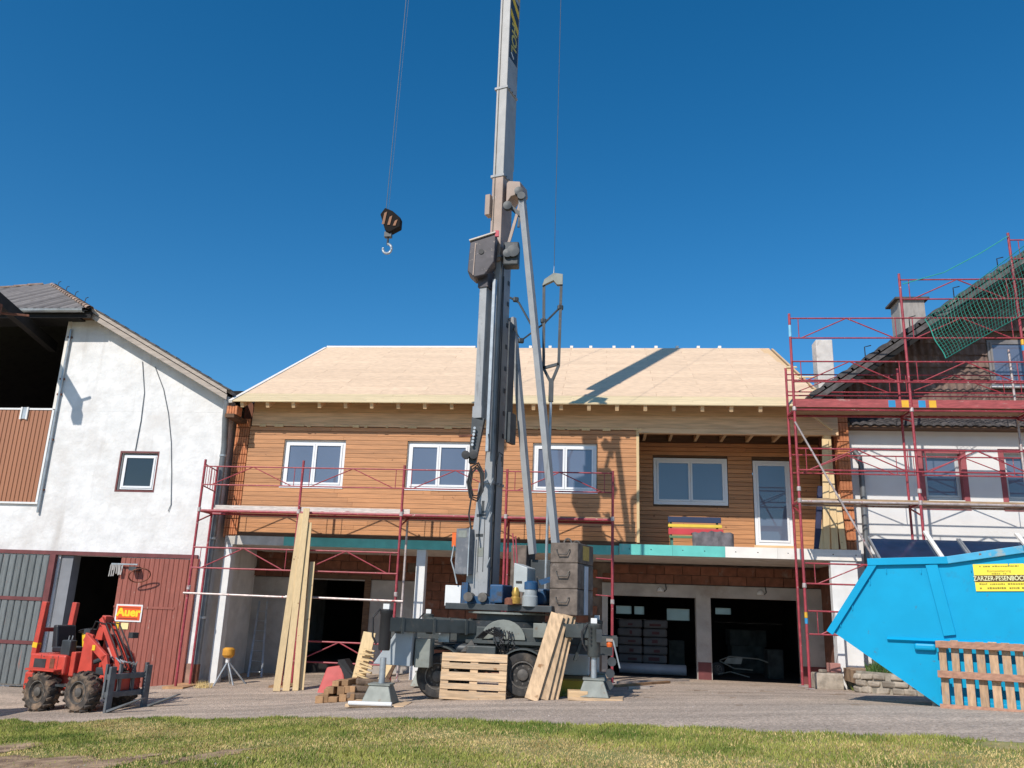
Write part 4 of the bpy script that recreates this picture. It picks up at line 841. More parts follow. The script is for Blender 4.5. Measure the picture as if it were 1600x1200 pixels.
for k, (xb, xt, zt, w, m, lb) in enumerate([(5.42, 5.6, 5.95, .15, M_timberz, 'tallest pale plank leaning on the balcony post'), (5.62, 5.68, 5.1, .16, M_timberz, 'pale plank on the balcony just right of the tallest one'), (5.3, 5.55, 4.3, .13, M_timberz, 'short pale plank slanting across the others on the balcony'), (5.82, 5.8, 4.55, .14, M_timberz, 'pale plank on the balcony nearest to the brick column')]):
    o = MB().bar((xb, 21.25, 3.185), (xt, 21.44, zt), w, .03, up=(0, 1, 0)).build('plank', m); tag(o, lb, 'plank', 'planks leaning on the balcony')
o = MB().bar((5.2, 21.3, 3.185), (5.42, 21.46, 4.75), .13, .07, up=(0, 1, 0)).build('membrane_roll', M_membr); tag(o, 'navy blue membrane roll leaning beside planks on the balcony', 'roll')
# ---------------------------------------------------------------- planks leaning on the low scaffold
for k, (xb, xt, yb, zt, w, lb) in enumerate([(-7.26, -7.44, 19.2, 3.62, .15, 'widest long plank, leftmost in the bundle leaning on the low scaffold'), (-7.07, -7.34, 19.28, 3.75, .15, 'long plank in the middle of the bundle leaning on the low scaffold'), (-6.88, -7.24, 19.36, 3.4, .13, 'long plank on the right of the bundle leaning on the low scaffold'), (-6.8, -7.06, 19.5, 2.45, .12, 'shorter plank, rightmost beside the long planks leaning on the low scaffold')]):
    gz = G(xb, yb); o = MB().bar((xb, yb, gz), (xt, 20.19-.0*k, zt), w, .075, up=(.25, -1, .2)).build('plank', M_timberz); tag(o, lb, 'plank', 'planks leaning on the low scaffold')
# ---------------------------------------------------------------- mobile crane
CR = thing('mobile_crane', (-1.9, 17, -.1), 'grey mobile construction crane with tall mast on wheeled chassis and stabilisers', 'crane')
RA = rad(18)
def rot_at(x, y): return Matrix.Translation((x, y, 0)) @ Matrix.Rotation(-RA, 4, 'Z')
# rotated frame: local x to the right along the lit front face, local y away from it
def mastbox(z0, z1, w, d, name, m, cx=-2.27, cy=16.85, x0=None, bev=.012, z0w=None):
    b = MB(rot_at(cx, cy)); w0 = z0w or w
    b.add([(-w0, 0, z0), (0, 0, z0), (0, d, z0), (-w0, d, z0), (-w, 0, z1), (0, 0, z1), (0, d, z1), (-w, d, z1)], [(0, 3, 2, 1), (4, 5, 6, 7), (0, 1, 5, 4), (1, 2, 6, 5), (2, 3, 7, 6), (3, 0, 4, 7)])
    return b.build(name, m, CR, bev)
mastbox(1.62, 4.0, .29, .56, 'mast_foot', M_mastl, z0w=.52)
mastbox(4.001, 9.3, .17, .56, 'lower_mast', M_mastl)
mastbox(8.9, 11.0, .27, .54, 'upper_mast', M_masttan, cx=-2.285, cy=16.8)
um = mastbox(11.001, 21.5, .265, .54, 'upper_mast', mat('crane_upper_grey', (.34, .34, .335), .5, metal=.1, var=.08, scale=3, stain=(.3, .29, .28), stscale=4, stlo=.56, sthi=.7), cx=-2.285, cy=16.8)
# the side face carries yellow marking
sidem = rot_at(-2.285, 16.8)
MB(sidem).b2(.001, .004, .03, .51, 14.15, 15.9).build('side_panel', mat('dark_marking', (.03, .035, .05), .5, var=.1), um)
for k in range(3): MB(sidem).add([(.006, .04, 15.32+.5*k), (.006, .5, 15.0+.5*k), (.006, .5, 15.2+.5*k), (.006, .04, 15.52+.5*k)], [(0, 1, 2, 3)]).build('stripe', M_yellow, um)
Mt = sidem @ Matrix.Translation((.007, .27, 14.78)) @ Matrix.Rotation(rad(90), 4, 'Z') @ Matrix.Rotation(rad(90), 4, 'X') @ Matrix.Rotation(rad(-90), 4, 'Z')
text('lettering', 'HOL', .4, mat('dull_yellow', (.55, .45, .12), .6), um, Mt, .002, off=.012)
MB(sidem).bar((.006, .15, 14.34), (.006, .3, 14.24), .05, .004, up=(1, 0, 0)).build('mark', M_white, um)
for z, cx_, cy_ in ((4.0, -2.27, 16.85), (9.0, -2.285, 16.8), (11.0, -2.285, 16.8), (13.3, -2.285, 16.8)):
    fl = MB(rot_at(cx_, cy_)).b2(-.31 if z > 8 else -.2, .025, -.02, .57, z-.03, z+.03).build('flange', M_mastl, CR, .004)
    for q in (.1, .25, .4): MB(rot_at(cx_, cy_)).lathe((.026, q, z), (1, 0, 0), [(.018, 0), (.018, .012)], 6).build('bolt', M_crdark, fl)
for k in range(9):
    z = 4.5+.5*k; MB(rot_at(-2.27, 16.85)).b2(.001, .012, .42, .5, z, z+.1).build('lug', M_crdark, CR)
MB(rot_at(-2.27, 16.85)).path([(.02, .1, 1.9), (.025, .12, 4.5), (.02, .09, 7), (.02, .12, 9)], .013, 5).build('cable', M_black, CR); MB(rot_at(-2.27, 16.85)).path([(.02, .16, 1.9), (.025, .17, 4.5), (.02, .18, 6), (.02, .16, 8.6)], .011, 5).build('cable', M_black, CR)
MB(rot_at(-2.285, 16.8)).path([(-.2, -.012, 9.5), (-.2, -.012, 13), (-.2, -.012, 19)], .01, 5).build('cable', M_rim, CR)
for z, w in ((2.9, .16), (3.3, .1)): MB(rot_at(-2.27, 16.85)).b2(-.3, -.3+w, -.012, -.004, z, z+.05).build('weld_bead', M_crdark, CR)
MB(rot_at(-2.27, 16.85)).b2(-.25, -.12, -.006, -.001, 2.5, 2.68).build('type_plate', M_plateg, CR); MB(rot_at(-2.27, 16.85)).b2(-.2, -.14, -.006, -.001, 3.3, 3.62).build('mark', M_crdark, CR)
for x_ in (-.24, -.12): MB(rot_at(-2.27, 16.85)).b2(x_, x_+.012, -.008, -.001, 2.2, 3.4).build('weld_seam', M_crdark, CR)
# jib out of the picture above, hidden box behind the mast added to widen its shadow
MB(rot_at(-2.25, 17.45)).b2(-.34, 0, 0, .3, 11.6, 20).build('shadow_jib', M_mastl, CR, .01)
MB().bar((-2.3, 17, 21.3), (-9.5, 17.0, 22.2), .35, .4).build('jib', M_mastl, CR); MB().bar((-2.1, 17.0, 21.3), (-.6, 17.1, 21.0), .3).build('counter_jib', M_mastl, CR)
# folded inner section in front of the mast
fc = rot_at(-2.52, 16.62)
f1 = MB(fc).b2(-.17, 0, 0, .3, 5.35, 8.45).build('folded_mast', M_mastl, CR, .01)
MB(fc).b2(-.2, .03, -.03, .33, 8.2, 8.62).build('collar', M_winch, f1); MB(fc).b2(-.19, .02, -.02, .32, 5.3, 5.55).build('collar', M_mastl, f1)
MB(rot_at(-2.46, 16.7)).b2(.06, .13, -.01, .08, 4.6, 8.4).build('guide_rail', M_galv, CR, .006)
MB().bar((-2.58, 16.75, 5.3), (-2.66, 16.7, 4.35), .26, .2, w2=.14, h2=.14).build('rope_guide', M_crdark, CR); MB().bar((-2.5, 16.7, 5.25), (-2.6, 16.68, 4.6), .05).build('guide_plate', M_galv, CR)
for x in (-2.78, -2.62): MB().lathe((x, 16.5, 4.5), (0, 1, 0), [(.02, 0), (.085, .005), (.085, .1), (.02, .11)], 16).build('roller', M_black, CR, smooth=True)
MB().bar((-2.95, 16.6, 4.9), (-2.6, 16.65, 4.93), .04).build('sensor_arm', M_rust, CR)
for i in range(6): MB().lathe((-2.66+.006*i, 16.56, 4.72+.07*i), (0, 1, 0), [(.028, 0), (.028, .03)], 8).build('bolt', M_galv, CR)
# winch cover plate
wc = MB(); wc.prism([(-2.93, 8.5), (-2.78, 8.36), (-2.55, 8.42), (-2.36, 8.72), (-2.34, 9.38), (-2.9, 9.2)], 16.45, 16.85); w_ = wc.build('winch_cover', M_winch, CR, .02)
MB().bar((-2.92, 16.62, 9.21), (-2.35, 16.62, 9.4), .42, .03).build('cover_lip', mat('pale_lip', (.6, .54, .48), .6), w_); MB().lathe((-2.65, 16.44, 8.95), (0, -1, 0), [(.06, -.02), (.06, .006)], 14).build('hole', M_black, w_); MB().b2(-2.36, -2.28, 16.43, 16.48, 9.3, 9.44).build('lamp', mat('red_lamp', (.6, .05, .08), .4), w_)
MB().bar((-2.78, 16.44, 9.15), (-2.8, 16.44, 8.4), .02, .01).build('scratch', M_masttan, w_)
# head bracket and pulleys
hb_ = MB(rot_at(-2.2, 16.85)); hb_.prism([(0, 10.28), (.12, 10.45), (.3, 10.48), (.36, 10.55), (.33, 10.78), (.05, 10.85), (0, 10.8)], -.02, .4); hb_.build('head_bracket', M_masttan, CR, .015)
MB(rot_at(-2.55, 16.75)).b2(-.13, -.01, .0, .2, 10.0, 10.5).build('side_bracket', M_masttan, CR, .01)
for x, z, r in ((-2.14, 10.15, .1), (-1.98, 9.05, .14), (-2.1, 9.0, .1), (-1.9, 10.5, .1)): MB().lathe((x, 16.62, z), (0, 1, 0), [(.03, 0), (r, .01), (r*.82, .06), (r, .11), (.03, .12)], 18).build('pulley', M_crdark, CR, smooth=True)
MB().b2(-2.2, -1.86, 16.7, 17.0, 8.75, 9.3).build('hinge', M_crdark, CR, .03)
MB().bar((-1.88, 16.8, 10.25), (-2.1, 16.8, 9.3), .06).build('link', M_masttan, CR); MB().bar((-2.1, 16.8, 10.2), (-1.72, 16.8, 9.85), .08).build('link', M_crdark, CR); MB().bar((-1.85, 16.82, 10.35), (-1.9, 16.82, 9.7), .05).build('link', M_crdark, CR)
MB(rot_at(-2.24, 16.9)).b2(.19, .22, .05, .35, 4.9, 7.5).build('back_rail', M_crdark, CR); MB(rot_at(-2.2, 16.9)).b2(.16, .25, .1, .4, 4.85, 5.5).build('stop_block', M_crdark, CR, .01)
# struts
def strut(p, q, w, nm='strut', m=M_mastl):
    b = MB(); d_ = (Vector(q)-Vector(p)).normalized(); u = Vector((-math.sin(rad(28)), -math.cos(rad(28)), 0)); b.bar(p, q, w, w, up=u); return b.build(nm, m, CR, .006)
strut((-1.84, 16.75, 10.45), (-.92, 16.75, 2.76), .13); strut((-2.02, 17.35, 7.75), (-1.42, 17.35, 2.6), .13)
for k in (0, 1): MB().lathe((-1.84, 16.62, 10.38), (0, 1, 0), [(.09, 0), (.09, .24)], 12).build('strut_pin', M_crdark, CR) if k == 0 else None
# yoke of the back stay
yk = MB().bar((-1.31, 17, 8.42), (-1.27, 17, 6.5), .06).build('yoke', M_crdark, CR)
for a, e in (((-.93, 17, 8.42), (-.95, 17, 6.55)), ((-.95, 17, 6.55), (-1.1, 17, 6.15)), ((-1.28, 17, 6.5), (-1.1, 17, 6.15)), ((-1.3, 17, 6.48), (-.95, 17, 6.58))): MB().bar(a, e, .06).build('yoke_bar', M_crdark, yk)
MB().prism([(-1.34, 8.35), (-1.3, 8.5), (-1.1, 8.65), (-.9, 8.62), (-.9, 8.38), (-1.02, 8.38), (-1.1, 8.48), (-1.26, 8.4)], 16.94, 17.06).build('yoke_head', M_plateg, yk); MB().bar((-1.1, 17, 6.25), (-1.1, 17, 5.75), .1).build('yoke_socket', M_crdark, yk)
MB().tube((-1.1, 17, 5.8), (-1.12, 17, 1.9), .03, 8).build('tie_rod', M_galv, yk); MB().tube((-1.1, 17, 8.6), (-1.095, 17, 8.85), .02, 8, .005).build('rope_end', M_galv, yk)
MB().tube((-1.095, 17, 8.82), (-1.07, 17, 21.0), .006, 6).build('stay_rope', M_crdark, yk)
for pts in (((-2.02, 17.1, 7.55), (-1.78, 17.05, 7.12), (-1.28, 17.0, 7.5), (-.95, 17.0, 7.86)), ((-2.05, 17, 8.1), (-1.85, 17.0, 7.98), (-1.5, 17, 7.35))): MB().path(pts, .022, 6).build('link_rod', M_crdark, CR)
for p in ((-1.78, 17.05, 7.12), (-1.3, 17, 7.55), (-.94, 17, 7.86), (-1.92, 17, 8.05)): MB().box(p, (.13, .08, .12), .3).build('link_joint', M_crdark, CR, .03)
# cables on the mast
for k in range(3): MB().path([(-2.62+.03*math.sin(t*1.1+k), 16.55-.04*k, 4.35-.13*t+.05*math.sin(t*2.1+k*2)) if 0 else (-2.55+(.11+.03*k)*math.sin(t*.9+k), 16.58-.02*k, 3.95+(.3+.05*k)*math.cos(t*.9+k)) for t in range(8)], .02, 6).build('hose', M_black, CR)
MB().path([(-2.62, 16.55, 3.7), (-2.66, 16.55, 3.3), (-2.6, 16.55, 3.0)], .018, 6).build('hose', M_black, CR); MB().path([(-2.15, 16.7, 4.35), (-2.12, 16.68, 4.6), (-2.05, 16.75, 4.55), (-2.05, 16.75, 4.3)], .015, 6).build('hose', M_black, CR)
MB().path([(-2.36, 16.74, 4.95), (-2.34, 16.6, 4.95), (-2.3, 16.6, 4.6)], .012, 6).build('step', M_black, CR)
for z, x in ((2.3, -2.2), (3.2, -2.2), (3.9, -2.2)): MB(rot_at(-2.27, 16.85)).bar((-.02, -.02, z), (.05, -.03, z+.18), .015).build('bracket_rod', M_galv, CR)
# upper carriage, motors and boxes
up_ = MB(rot_at(-1.75, 17.1)); up_.b2(-1.15, 1.1, -.75, .8, 1.46, 1.58); up_.build('turntable', M_crdark, CR, .01)
MB().lathe((-1.8, 17.1, 1.16), (0, 0, 1), [(.74, 0), (.74, .1), (.68, .12), (.68, .29)], 36).build('slewing_ring', M_crdark, CR, smooth=True)
MB().lathe((-1.8, 17.1, 1.4), (0, 0, 1), [(.85, 0), (.85, .035)], 36).build('ring_plate', M_plateg, CR)
MB(rot_at(-1.8, 16.6)).b2(-.85, -.2, -.2, .5, 1.58, 1.72).build('mast_shoe', M_cblue, CR)
for x in (-2.58, -2.3): MB().lathe((x, 16.42, 1.7), (0, 1, 0), [(.09, 0), (.09, .4)], 14).build('pin', M_rim, CR)
MB(rot_at(-1.75, 16.55)).b2(-.38, -.1, -.2, .3, 1.6, 1.95).build('motor_housing', M_cblue, CR, .03)
MB().lathe((-1.36, 16.25, 1.56), (0, 0, 1), [(.15, 0), (.15, .18), (.13, .2), (.13, .32), (.1, .36)], 18).build('slew_motor', mat('grey_motor', (.32, .35, .36), .5, var=.1), CR, smooth=True); MB().lathe((-1.36, 16.25, 1.87), (0, 0, 1), [(.14, 0), (.14, .13), (.1, .16)], 18).build('motor_cap', M_cblue, CR, smooth=True)
MB().lathe((-1.63, 16.2, 1.6), (0, 0, 1), [(.09, 0), (.1, .1), (.07, .14), (.08, .2), (.04, .3)], 14).build('brass_motor', M_brass, CR, smooth=True); MB().lathe((-1.74, 16.2, 1.58), (0, 0, 1), [(.1, 0), (.1, .1), (.05, .13)], 12).build('pump', M_rust, CR, smooth=True)
MB(rot_at(-1.05, 16.6)).b2(-.5, .0, -.1, .6, 1.6, 1.9).build('winch_drum', M_cblue, CR, .04); MB().bar((-1.2, 16.3, 2.0), (-.85, 16.35, 2.12), .1).build('motor_arm', M_cblue, CR)
gb = MB(rot_at(-1.42, 16.15)); gb.add([(-.28, 0, 1.84), (0, 0, 1.8), (0, .42, 1.8), (-.28, .42, 1.84), (-.28, 0, 2.36), (0, 0, 2.27), (0, .42, 2.27), (-.28, .42, 2.36)], [(0, 3, 2, 1), (4, 5, 6, 7), (0, 1, 5, 4), (1, 2, 6, 5), (2, 3, 7, 6), (3, 0, 4, 7)]); g_ = gb.build('gear_box', mat('gearbox_grey', (.4, .43, .43), .5, var=.08), CR, .012)
MB(rot_at(-1.42, 16.15)).b2(-.22, -.1, -.015, 0, 1.98, 2.02).build('grip', M_black, g_)
cb = MB(rot_at(-2.66, 16.75)).b2(-.3, 0, 0, .3, 2.14, 3.04).build('switch_cabinet', mat('cabinet_grey', (.13, .14, .16), .5, var=.1, stain=(.28, .27, .27), stscale=3, stlo=.5, sthi=.7), CR, .01)
MB(rot_at(-2.66, 16.75)).b2(-.4, -.31, .02, .12, 2.68, 2.96).build('warning_lamp', M_orange, cb); MB(rot_at(-2.66, 16.75)).b2(-.24, -.06, -.006, 0, 2.86, 3.0).build('label', M_plateg, cb); MB().path([(-2.98, 16.85, 2.7), (-3.02, 16.85, 2.4), (-2.95, 16.85, 2.2), (-2.88, 16.85, 1.95)], .016, 6).build('cable', M_galv, cb); MB(rot_at(-2.62, 16.7)).b2(-.04, -.02, -.02, 0, 2.1, 3.05).build('conduit', M_galv, cb)
MB().b2(-3.12, -2.8, 16.9, 17.1, 1.52, 1.92).build('control_box', M_white, CR, .01); MB().b2(-2.78, -2.66, 16.85, 17.1, 1.5, 1.98).build('control_post', M_cblue, CR)
# ballast
bm_ = rot_at(-.46, 16.05); zz = [1.42, 1.9, 2.375, 2.76]
for k in range(3):
    bl = MB(bm_).b2(-.56, 0, 0, .92, zz[k]+.004, zz[k+1]-.002).build('ballast_block', M_ballast, CR, .018)
    if True:
        zc = zz[k]+(.2 if k == 2 else .27); MB(bm_).path([(-.42, -.0, zc+.05), (-.42, -.05, zc+.05), (-.38, -.06, zc-.04), (-.2, -.06, zc-.04), (-.16, -.05, zc+.05), (-.16, 0, zc+.05)], .012, 6).build('handle', M_rim, bl)
    if k == 2:
        MB(bm_).b2(.001, .006, .28, .64, 2.45, 2.72).build('label', mat('faded_label', (.5, .34, .08), .6, var=.15, scale=20), bl)
        for y in (.2, .7): MB(bm_).path([(-.28+.08*math.cos(a*.5236), y, 2.75+.1*math.sin(a*.5236)) for a in range(7)], .018, 6).build('lifting_eye', M_rim, bl)
MB(bm_).b2(.004, .02, .36, .56, 1.44, 2.34).build('guide_strip', mat('pale_strip', (.5, .55, .62), .4, var=.1), CR)
bl = MB(rot_at(-1.55, 17.3)).b2(-.35, 0, 0, .5, 1.6, 2.78).build('ballast_block', M_ballast, CR, .018)
MB(rot_at(-1.2, 17.4)).b2(-.3, .15, 0, .5, 1.6, 2.5).build('winch_frame', M_crdark, CR, .01)
for x, z in ((-1.72, 2.75), (-1.66, 2.7)): MB().tube((x-.05, 16.6, z+.2), (x+.08, 16.5, 1.65), .014, 6).build('lever', M_redscaf, CR)
# chassis
for y in (16.62, 17.58): MB().b2(-4.3, .3, y-.06, y+.06, .88, 1.06).build('chassis_beam', M_chass, CR, .008)
MB().b2(-2.75, -.85, 16.35, 17.85, .82, 1.16).build('chassis_box', M_chass, CR, .015); MB().b2(-4.2, -3.5, 16.7, 17.5, .86, 1.05).build('drawbar', M_chass, CR)
MB().prism([(-1.85+.42*math.cos(rad(a)), .94+.36*math.sin(rad(a))) for a in range(0, 181, 15)], 16.27, 16.35).build('pivot_plate', M_plateg, CR, .006)
MB().b2(-2.55, -.95, 16.2, 16.34, .86, .92).build('step_plate', M_chass, CR); MB().b2(-1.28, -.7, 16.2, 16.33, 1.0, 1.26).build('valve_cover', M_plateg, CR, .01)
for k in range(7): MB().path([(-1.98+.05*k, 16.24, 1.14-.01*k), (-2.0+.06*k+.06*math.sin(k*2), 16.14, .98), (-1.95+.04*k+.1*math.sin(k*1.3), 16.12, .84+.03*(k % 3)), (-1.85+.02*k, 16.2, .7+.04*(k % 2))], .014, 5).build('hose', M_black, CR)
for k in range(5): MB().path([(-2.35+.03*k, 16.2, .95), (-2.2+.05*k, 16.1, 1.08+.02*k), (-1.95+.04*k, 16.14, 1.0)], .013, 5).build('hose', M_black, CR)
MB().b2(-2.02, -1.9, 16.14, 16.22, .9, 1.16).build('valve_block', M_crdark, CR)
def wheel(parent, cx, cy, cz, r, w, side, mt=M_rubber, lugs=0, name='wheel', ax=(0, -1, 0)):
    A_ = Vector(ax)*side; c_ = Vector((cx, cy, cz)); k = w/2
    T = MB().lathe(c_, A_, [(r*.58, -k), (r*.9, -k), (r*.985, -k*.72), (r, -k*.4), (r, k*.4), (r*.985, k*.72), (r*.9, k), (r*.66, k), (r*.6, k*.9), (r*.58, k*.6)], 36).build(name, mt, parent, smooth=True)
    MB().lathe(c_, A_, [(r*.59, k*.4), (r*.59, k*.94), (r*.54, k*.95), (r*.5, k*.55), (r*.26, k*.5), (r*.24, k*.85), (r*.12, k*.95), (.01, k*.95)], 28).build('rim', M_rim, T, smooth=True)
    if lugs:
        b = MB(); s_ = A_.cross(Vector((0, 0, 1))).normalized()
        for i in range(lugs):
            for sd_ in (-1, 1):
                a = 2*math.pi*(i+(.5 if sd_ > 0 else 0))/lugs; a2 = a+.16
                p = c_+(s_*math.cos(a)+Vector((0, 0, 1))*math.sin(a))*(r+.008)+A_*(k*.12*sd_); q = c_+(s_*math.cos(a2)+Vector((0, 0, 1))*math.sin(a2))*(r-.008)+A_*(k*.98*sd_)
                b.bar(p, q, .045, .05, up=(s_*math.cos(a)+Vector((0, 0, 1))*math.sin(a)))
        b.build('tread', mt, T)
    else:
        b = MB(); s_ = A_.cross(Vector((0, 0, 1))).normalized()
        for i in range(8):
            a = 2*math.pi*i/8; b.lathe(c_+(s_*math.cos(a)+Vector((0, 0, 1))*math.sin(a))*r*.38, A_, [(.018, k*.45), (.018, k*.62)], 6)
        b.build('wheel_nuts', M_rim, T)
    return T
for x in (-3.0, -1.43):
    for y, s_ in ((16.06, 1), (18.15, -1)):
        wheel(CR, x, y, G(x, y)+.40, .405, .28, s_)
    MB().tube((x, 16.1, .32), (x, 18.1, .32), .06).build('axle', M_chass, CR)
    b = MB()
    for i in range(13):
        a0, a1 = rad(14+152*i/13), rad(14+152*(i+1)/13)
        q = [(x+R_*math.cos(a), .31+R_*math.sin(a)) for R_, a in ((.5, a0), (.5, a1), (.475, a1), (.475, a0))]
        b.add([(p[0], y, p[1]) for y in (15.88, 16.3) for p in q], [(0, 1, 5, 4), (2, 3, 7, 6), (0, 3, 2, 1), (4, 5, 6, 7)])
    b.build('mudguard', M_chass, CR)
MB().b2(-2.5, -1.95, 16.0, 16.3, .5, .82).build('tank', M_chass, CR, .02)
for x in (-3.0, -1.43):
    for y in (16.5, 17.7):
        for k in range(4): MB().bar((x-.5+.1*k, y, .52+.03*k), (x+.5-.1*k, y, .52+.03*k), .08, .025).build('leaf_spring', M_crdark, CR)
MB().b2(-2.75, -.9, 16.3, 16.34, .6, .8).build('dark_skirt', M_crdark, CR); MB().b2(-3.7, -2.8, 16.5, 17.7, .7, .86).build('cross_member', M_crdark, CR); MB().b2(-.9, .2, 16.5, 17.7, .72, .87).build('cross_member', M_crdark, CR)  # dark plates added to deepen the darkness under the chassis
MB().b2(-2.9, -.8, 17.0, 17.2, .3, .8).build('dark_centre', M_crdark, CR)  # another added plate, keeps the gap below the chassis dark
for k in range(5): MB().path([(-3.5, 16.4, .9-.03*k), (-2.9, 16.32-.01*k, .84-.03*k), (-2.2, 16.3, .9-.04*k), (-1.4, 16.28, .78-.02*k), (-.6, 16.35, .9-.03*k)], .014, 5).build('pipe', M_black if k % 2 else M_rim, CR)
MB().lathe((-2.75, 16.25, .75), (1, 0, 0), [(.09, 0), (.1, .02), (.1, .4), (.09, .42)], 14).build('air_tank', M_crdark, CR, smooth=True)
MB().prism([(-2.62, .7), (-2.3, .72), (-2.42, .92)], 16.1, 16.14).build('gusset', M_rim, CR)
# stabilisers
def outrigger(root, foot, gz, cyl_m, cyl_r, ztop, footm):
    x, y = foot; L = Vector((x, y, 0))-Vector((root[0], root[1], 0))
    a = MB().bar((root[0], root[1], 1.14), (x, y, 1.16), .2, .24).build('stabiliser_arm', M_chass, CR, .01); d_ = L.normalized()
    for t in (.12, .5, .85): c_ = Vector((root[0], root[1], 1.145))+L*t; MB().bar(c_-d_*.025, c_+d_*.025, .23, .28).build('stiffener', M_chass, a)
    c_ = MB().lathe((x, y, .72), (0, 0, 1), [(cyl_r*.9, 0), (cyl_r, .03), (cyl_r, ztop-.82), (cyl_r*1.1, ztop-.8), (cyl_r*1.1, ztop-.74), (cyl_r*.5, ztop-.72)], 20).build('stabiliser_cylinder', cyl_m, CR, smooth=True)
    MB().lathe((x, y, gz+.28), (0, 0, 1), [(.055, 0), (.055, .5)], 14).build('piston', M_galv, c_, smooth=True)
    MB().b2(x-.06, x+.05, y-.04, y+.04, ztop, ztop+.09).build('valve', M_white, c_); MB().path([(x-.1, y-.05, ztop), (x-.22, y-.08, ztop-.15), (x-.2, y-.08, .95), (x-.13, y-.06, .82)], .018, 6).build('hose', M_black, c_)
    f = MB(); t = .17; w = .27
    f.add([(x-w, y-w, gz+.05), (x+w, y-w, gz+.05), (x+w, y+w, gz+.05), (x-w, y+w, gz+.05), (x-t, y-t, gz+.33), (x+t, y-t, gz+.33), (x+t, y+t, gz+.33), (x-t, y+t, gz+.33)], [(0, 3, 2, 1), (4, 5, 6, 7), (0, 1, 5, 4), (1, 2, 6, 5), (2, 3, 7, 6), (3, 0, 4, 7)])
    fo = f.build('stabiliser_foot', footm, CR, .012); MB().b2(x-.19, x+.19, y-.19, y+.19, gz+.331, gz+.36).build('foot_plate', footm, fo)
    return c_
gl, gr = G(-3.8, 14.95), G(-.12, 15.7)
outrigger((-2.45, 16.4), (-3.8, 15.0), gl, M_black, .105, 1.42, M_plateg); outrigger((-1.15, 16.4), (-.14, 15.72), gr, M_chass, .115, 1.3, M_plateg)
outrigger((-2.5, 17.8), (-3.85, 19.0), G(-3.85, 19)-.02, M_chass, .11, 1.35, M_plateg); outrigger((-1.1, 17.8), (-.1, 18.6), G(-.1, 18.6)-.02, M_chass, .11, 1.35, M_plateg)
MB().b2(-.1, .0, 15.55, 15.6, .98, 1.2).build('chain_plate', M_crdark, CR)
for k in range(5): MB().lathe((-.2, 15.6, .95+.07*k), (0, -1, 0), [(.018, 0), (.018, .03)], 8).build('bolt', M_black, CR)
MB().prism([(-4.1, .46), (-3.42, .44), (-3.4, 1.1), (-3.66, 1.1)], 15.45, 15.85).build('tool_box', mat('light_box_grey', (.36, .4, .43), .5, var=.08, stain=(.28, .3, .31), stlo=.55, sthi=.7), CR, .012)
tb2 = MB().b2(-3.38, -3.1, 15.6, 16.0, .42, .92).build('battery_box', M_plateg, CR, .01)
MB().b2(-3.05, -2.85, 16.1, 16.25, .86, 1.05).build('shackle', M_galv, CR)
for x in (-.38, -.6): MB().bar((x, 16.25, .98), (x-.12, 16.2, .62), .05).build('prop_lever', M_chass, CR)
MB().lathe((.14, 15.75, .9), (0, 0, 1), [(.05, 0), (.06, .05), (.05, .1)], 10).build('beacon', M_orange, CR); MB().bar((.2, 15.7, 1.02), (.32, 15.7, .55), .025).build('handle_bar', M_galv, CR); MB().bar((.08, 15.72, 1.02), (.2, 15.7, 1.02), .05).build('beacon_arm', M_masttan, CR)
for k in range(3): MB().lathe((.12+.03*k, 15.85, .25+.2*k), (0, -1, 0), [(.08, 0), (.08, .12)], 10).build('pump', M_crdark, CR)
# timber mats below the feet
def matt(name, c, s, rz, m, label, grp): o = MB().box(c, s, rz).build(name, m, None, .006); tag(o, label, 'timber mat', grp); return o
matt('timber_mat', (-3.8, 14.95, gl+.018), (1.0, .8, .05), .04, M_pallet, 'flat timber mat under the front left crane foot', 'timber mats under the crane feet')
matt('timber_mat', (-.1, 15.72, gr+.02), (.95, .62, .055), -.03, M_pallet, 'flat timber mat under the front right crane foot', 'timber mats under the crane feet')
o = MB().tube((-4.22, 14.52, gl+.06), (-3.48, 14.52, gl+.07), .035, 10).build('steel_tube', M_white); tag(o, 'white tube lying before the front left crane foot', 'tube')
o = MB().box((-.42, 15.6, gr+.08), (.34, .3, .14), .1).build('wood_block', M_timber, None, .01); tag(o, 'squared wood block left of the front right crane foot', 'wood block')
# hook block
HK = thing('hook_block', (-4.92, 17, 9.15), 'striped hook block hanging on a rope in the blue sky', 'hook')
hbk = MB().prism([(-5.1, 10.12), (-5.0, 10.28), (-4.82, 10.2), (-4.62, 10.02), (-4.62, 9.8), (-4.86, 9.66), (-4.96, 9.72)], 16.9, 17.1).build('block', mat('hook_black', (.012, .01, .01), .85, var=.2, spec=.2), HK, .015)
for k in range(3): x = -5.0+.13*k; MB().add([(x, 16.89, 10.14-.1*k), (x+.06, 16.89, 10.17-.1*k), (x+.02, 16.89, 9.86-.02*k), (x-.04, 16.89, 9.86-.02*k)], [(0, 1, 2, 3)]).add([(x, 16.885, 10.14-.1*k), (x+.06, 16.885, 10.17-.1*k), (x+.02, 16.885, 9.86-.02*k), (x-.04, 16.885, 9.86-.02*k)], [(3, 2, 1, 0)]).build('stripe', mat('hook_stripe', (.22, .085, .03), .6), hbk)
MB().b2(-4.98, -4.82, 16.94, 17.06, 9.58, 9.7).build('swivel', M_crdark, hbk); MB().tube((-4.9, 17, 9.6), (-4.9, 17, 9.4), .025, 8).build('shank', M_crdark, hbk)
MB().path([(-4.9+.1*math.sin(rad(a)), 17, 9.3+.115*math.cos(rad(a))) for a in range(0, 300, 20)], .03, 8).build('hook', M_galv, HK, smooth=True)
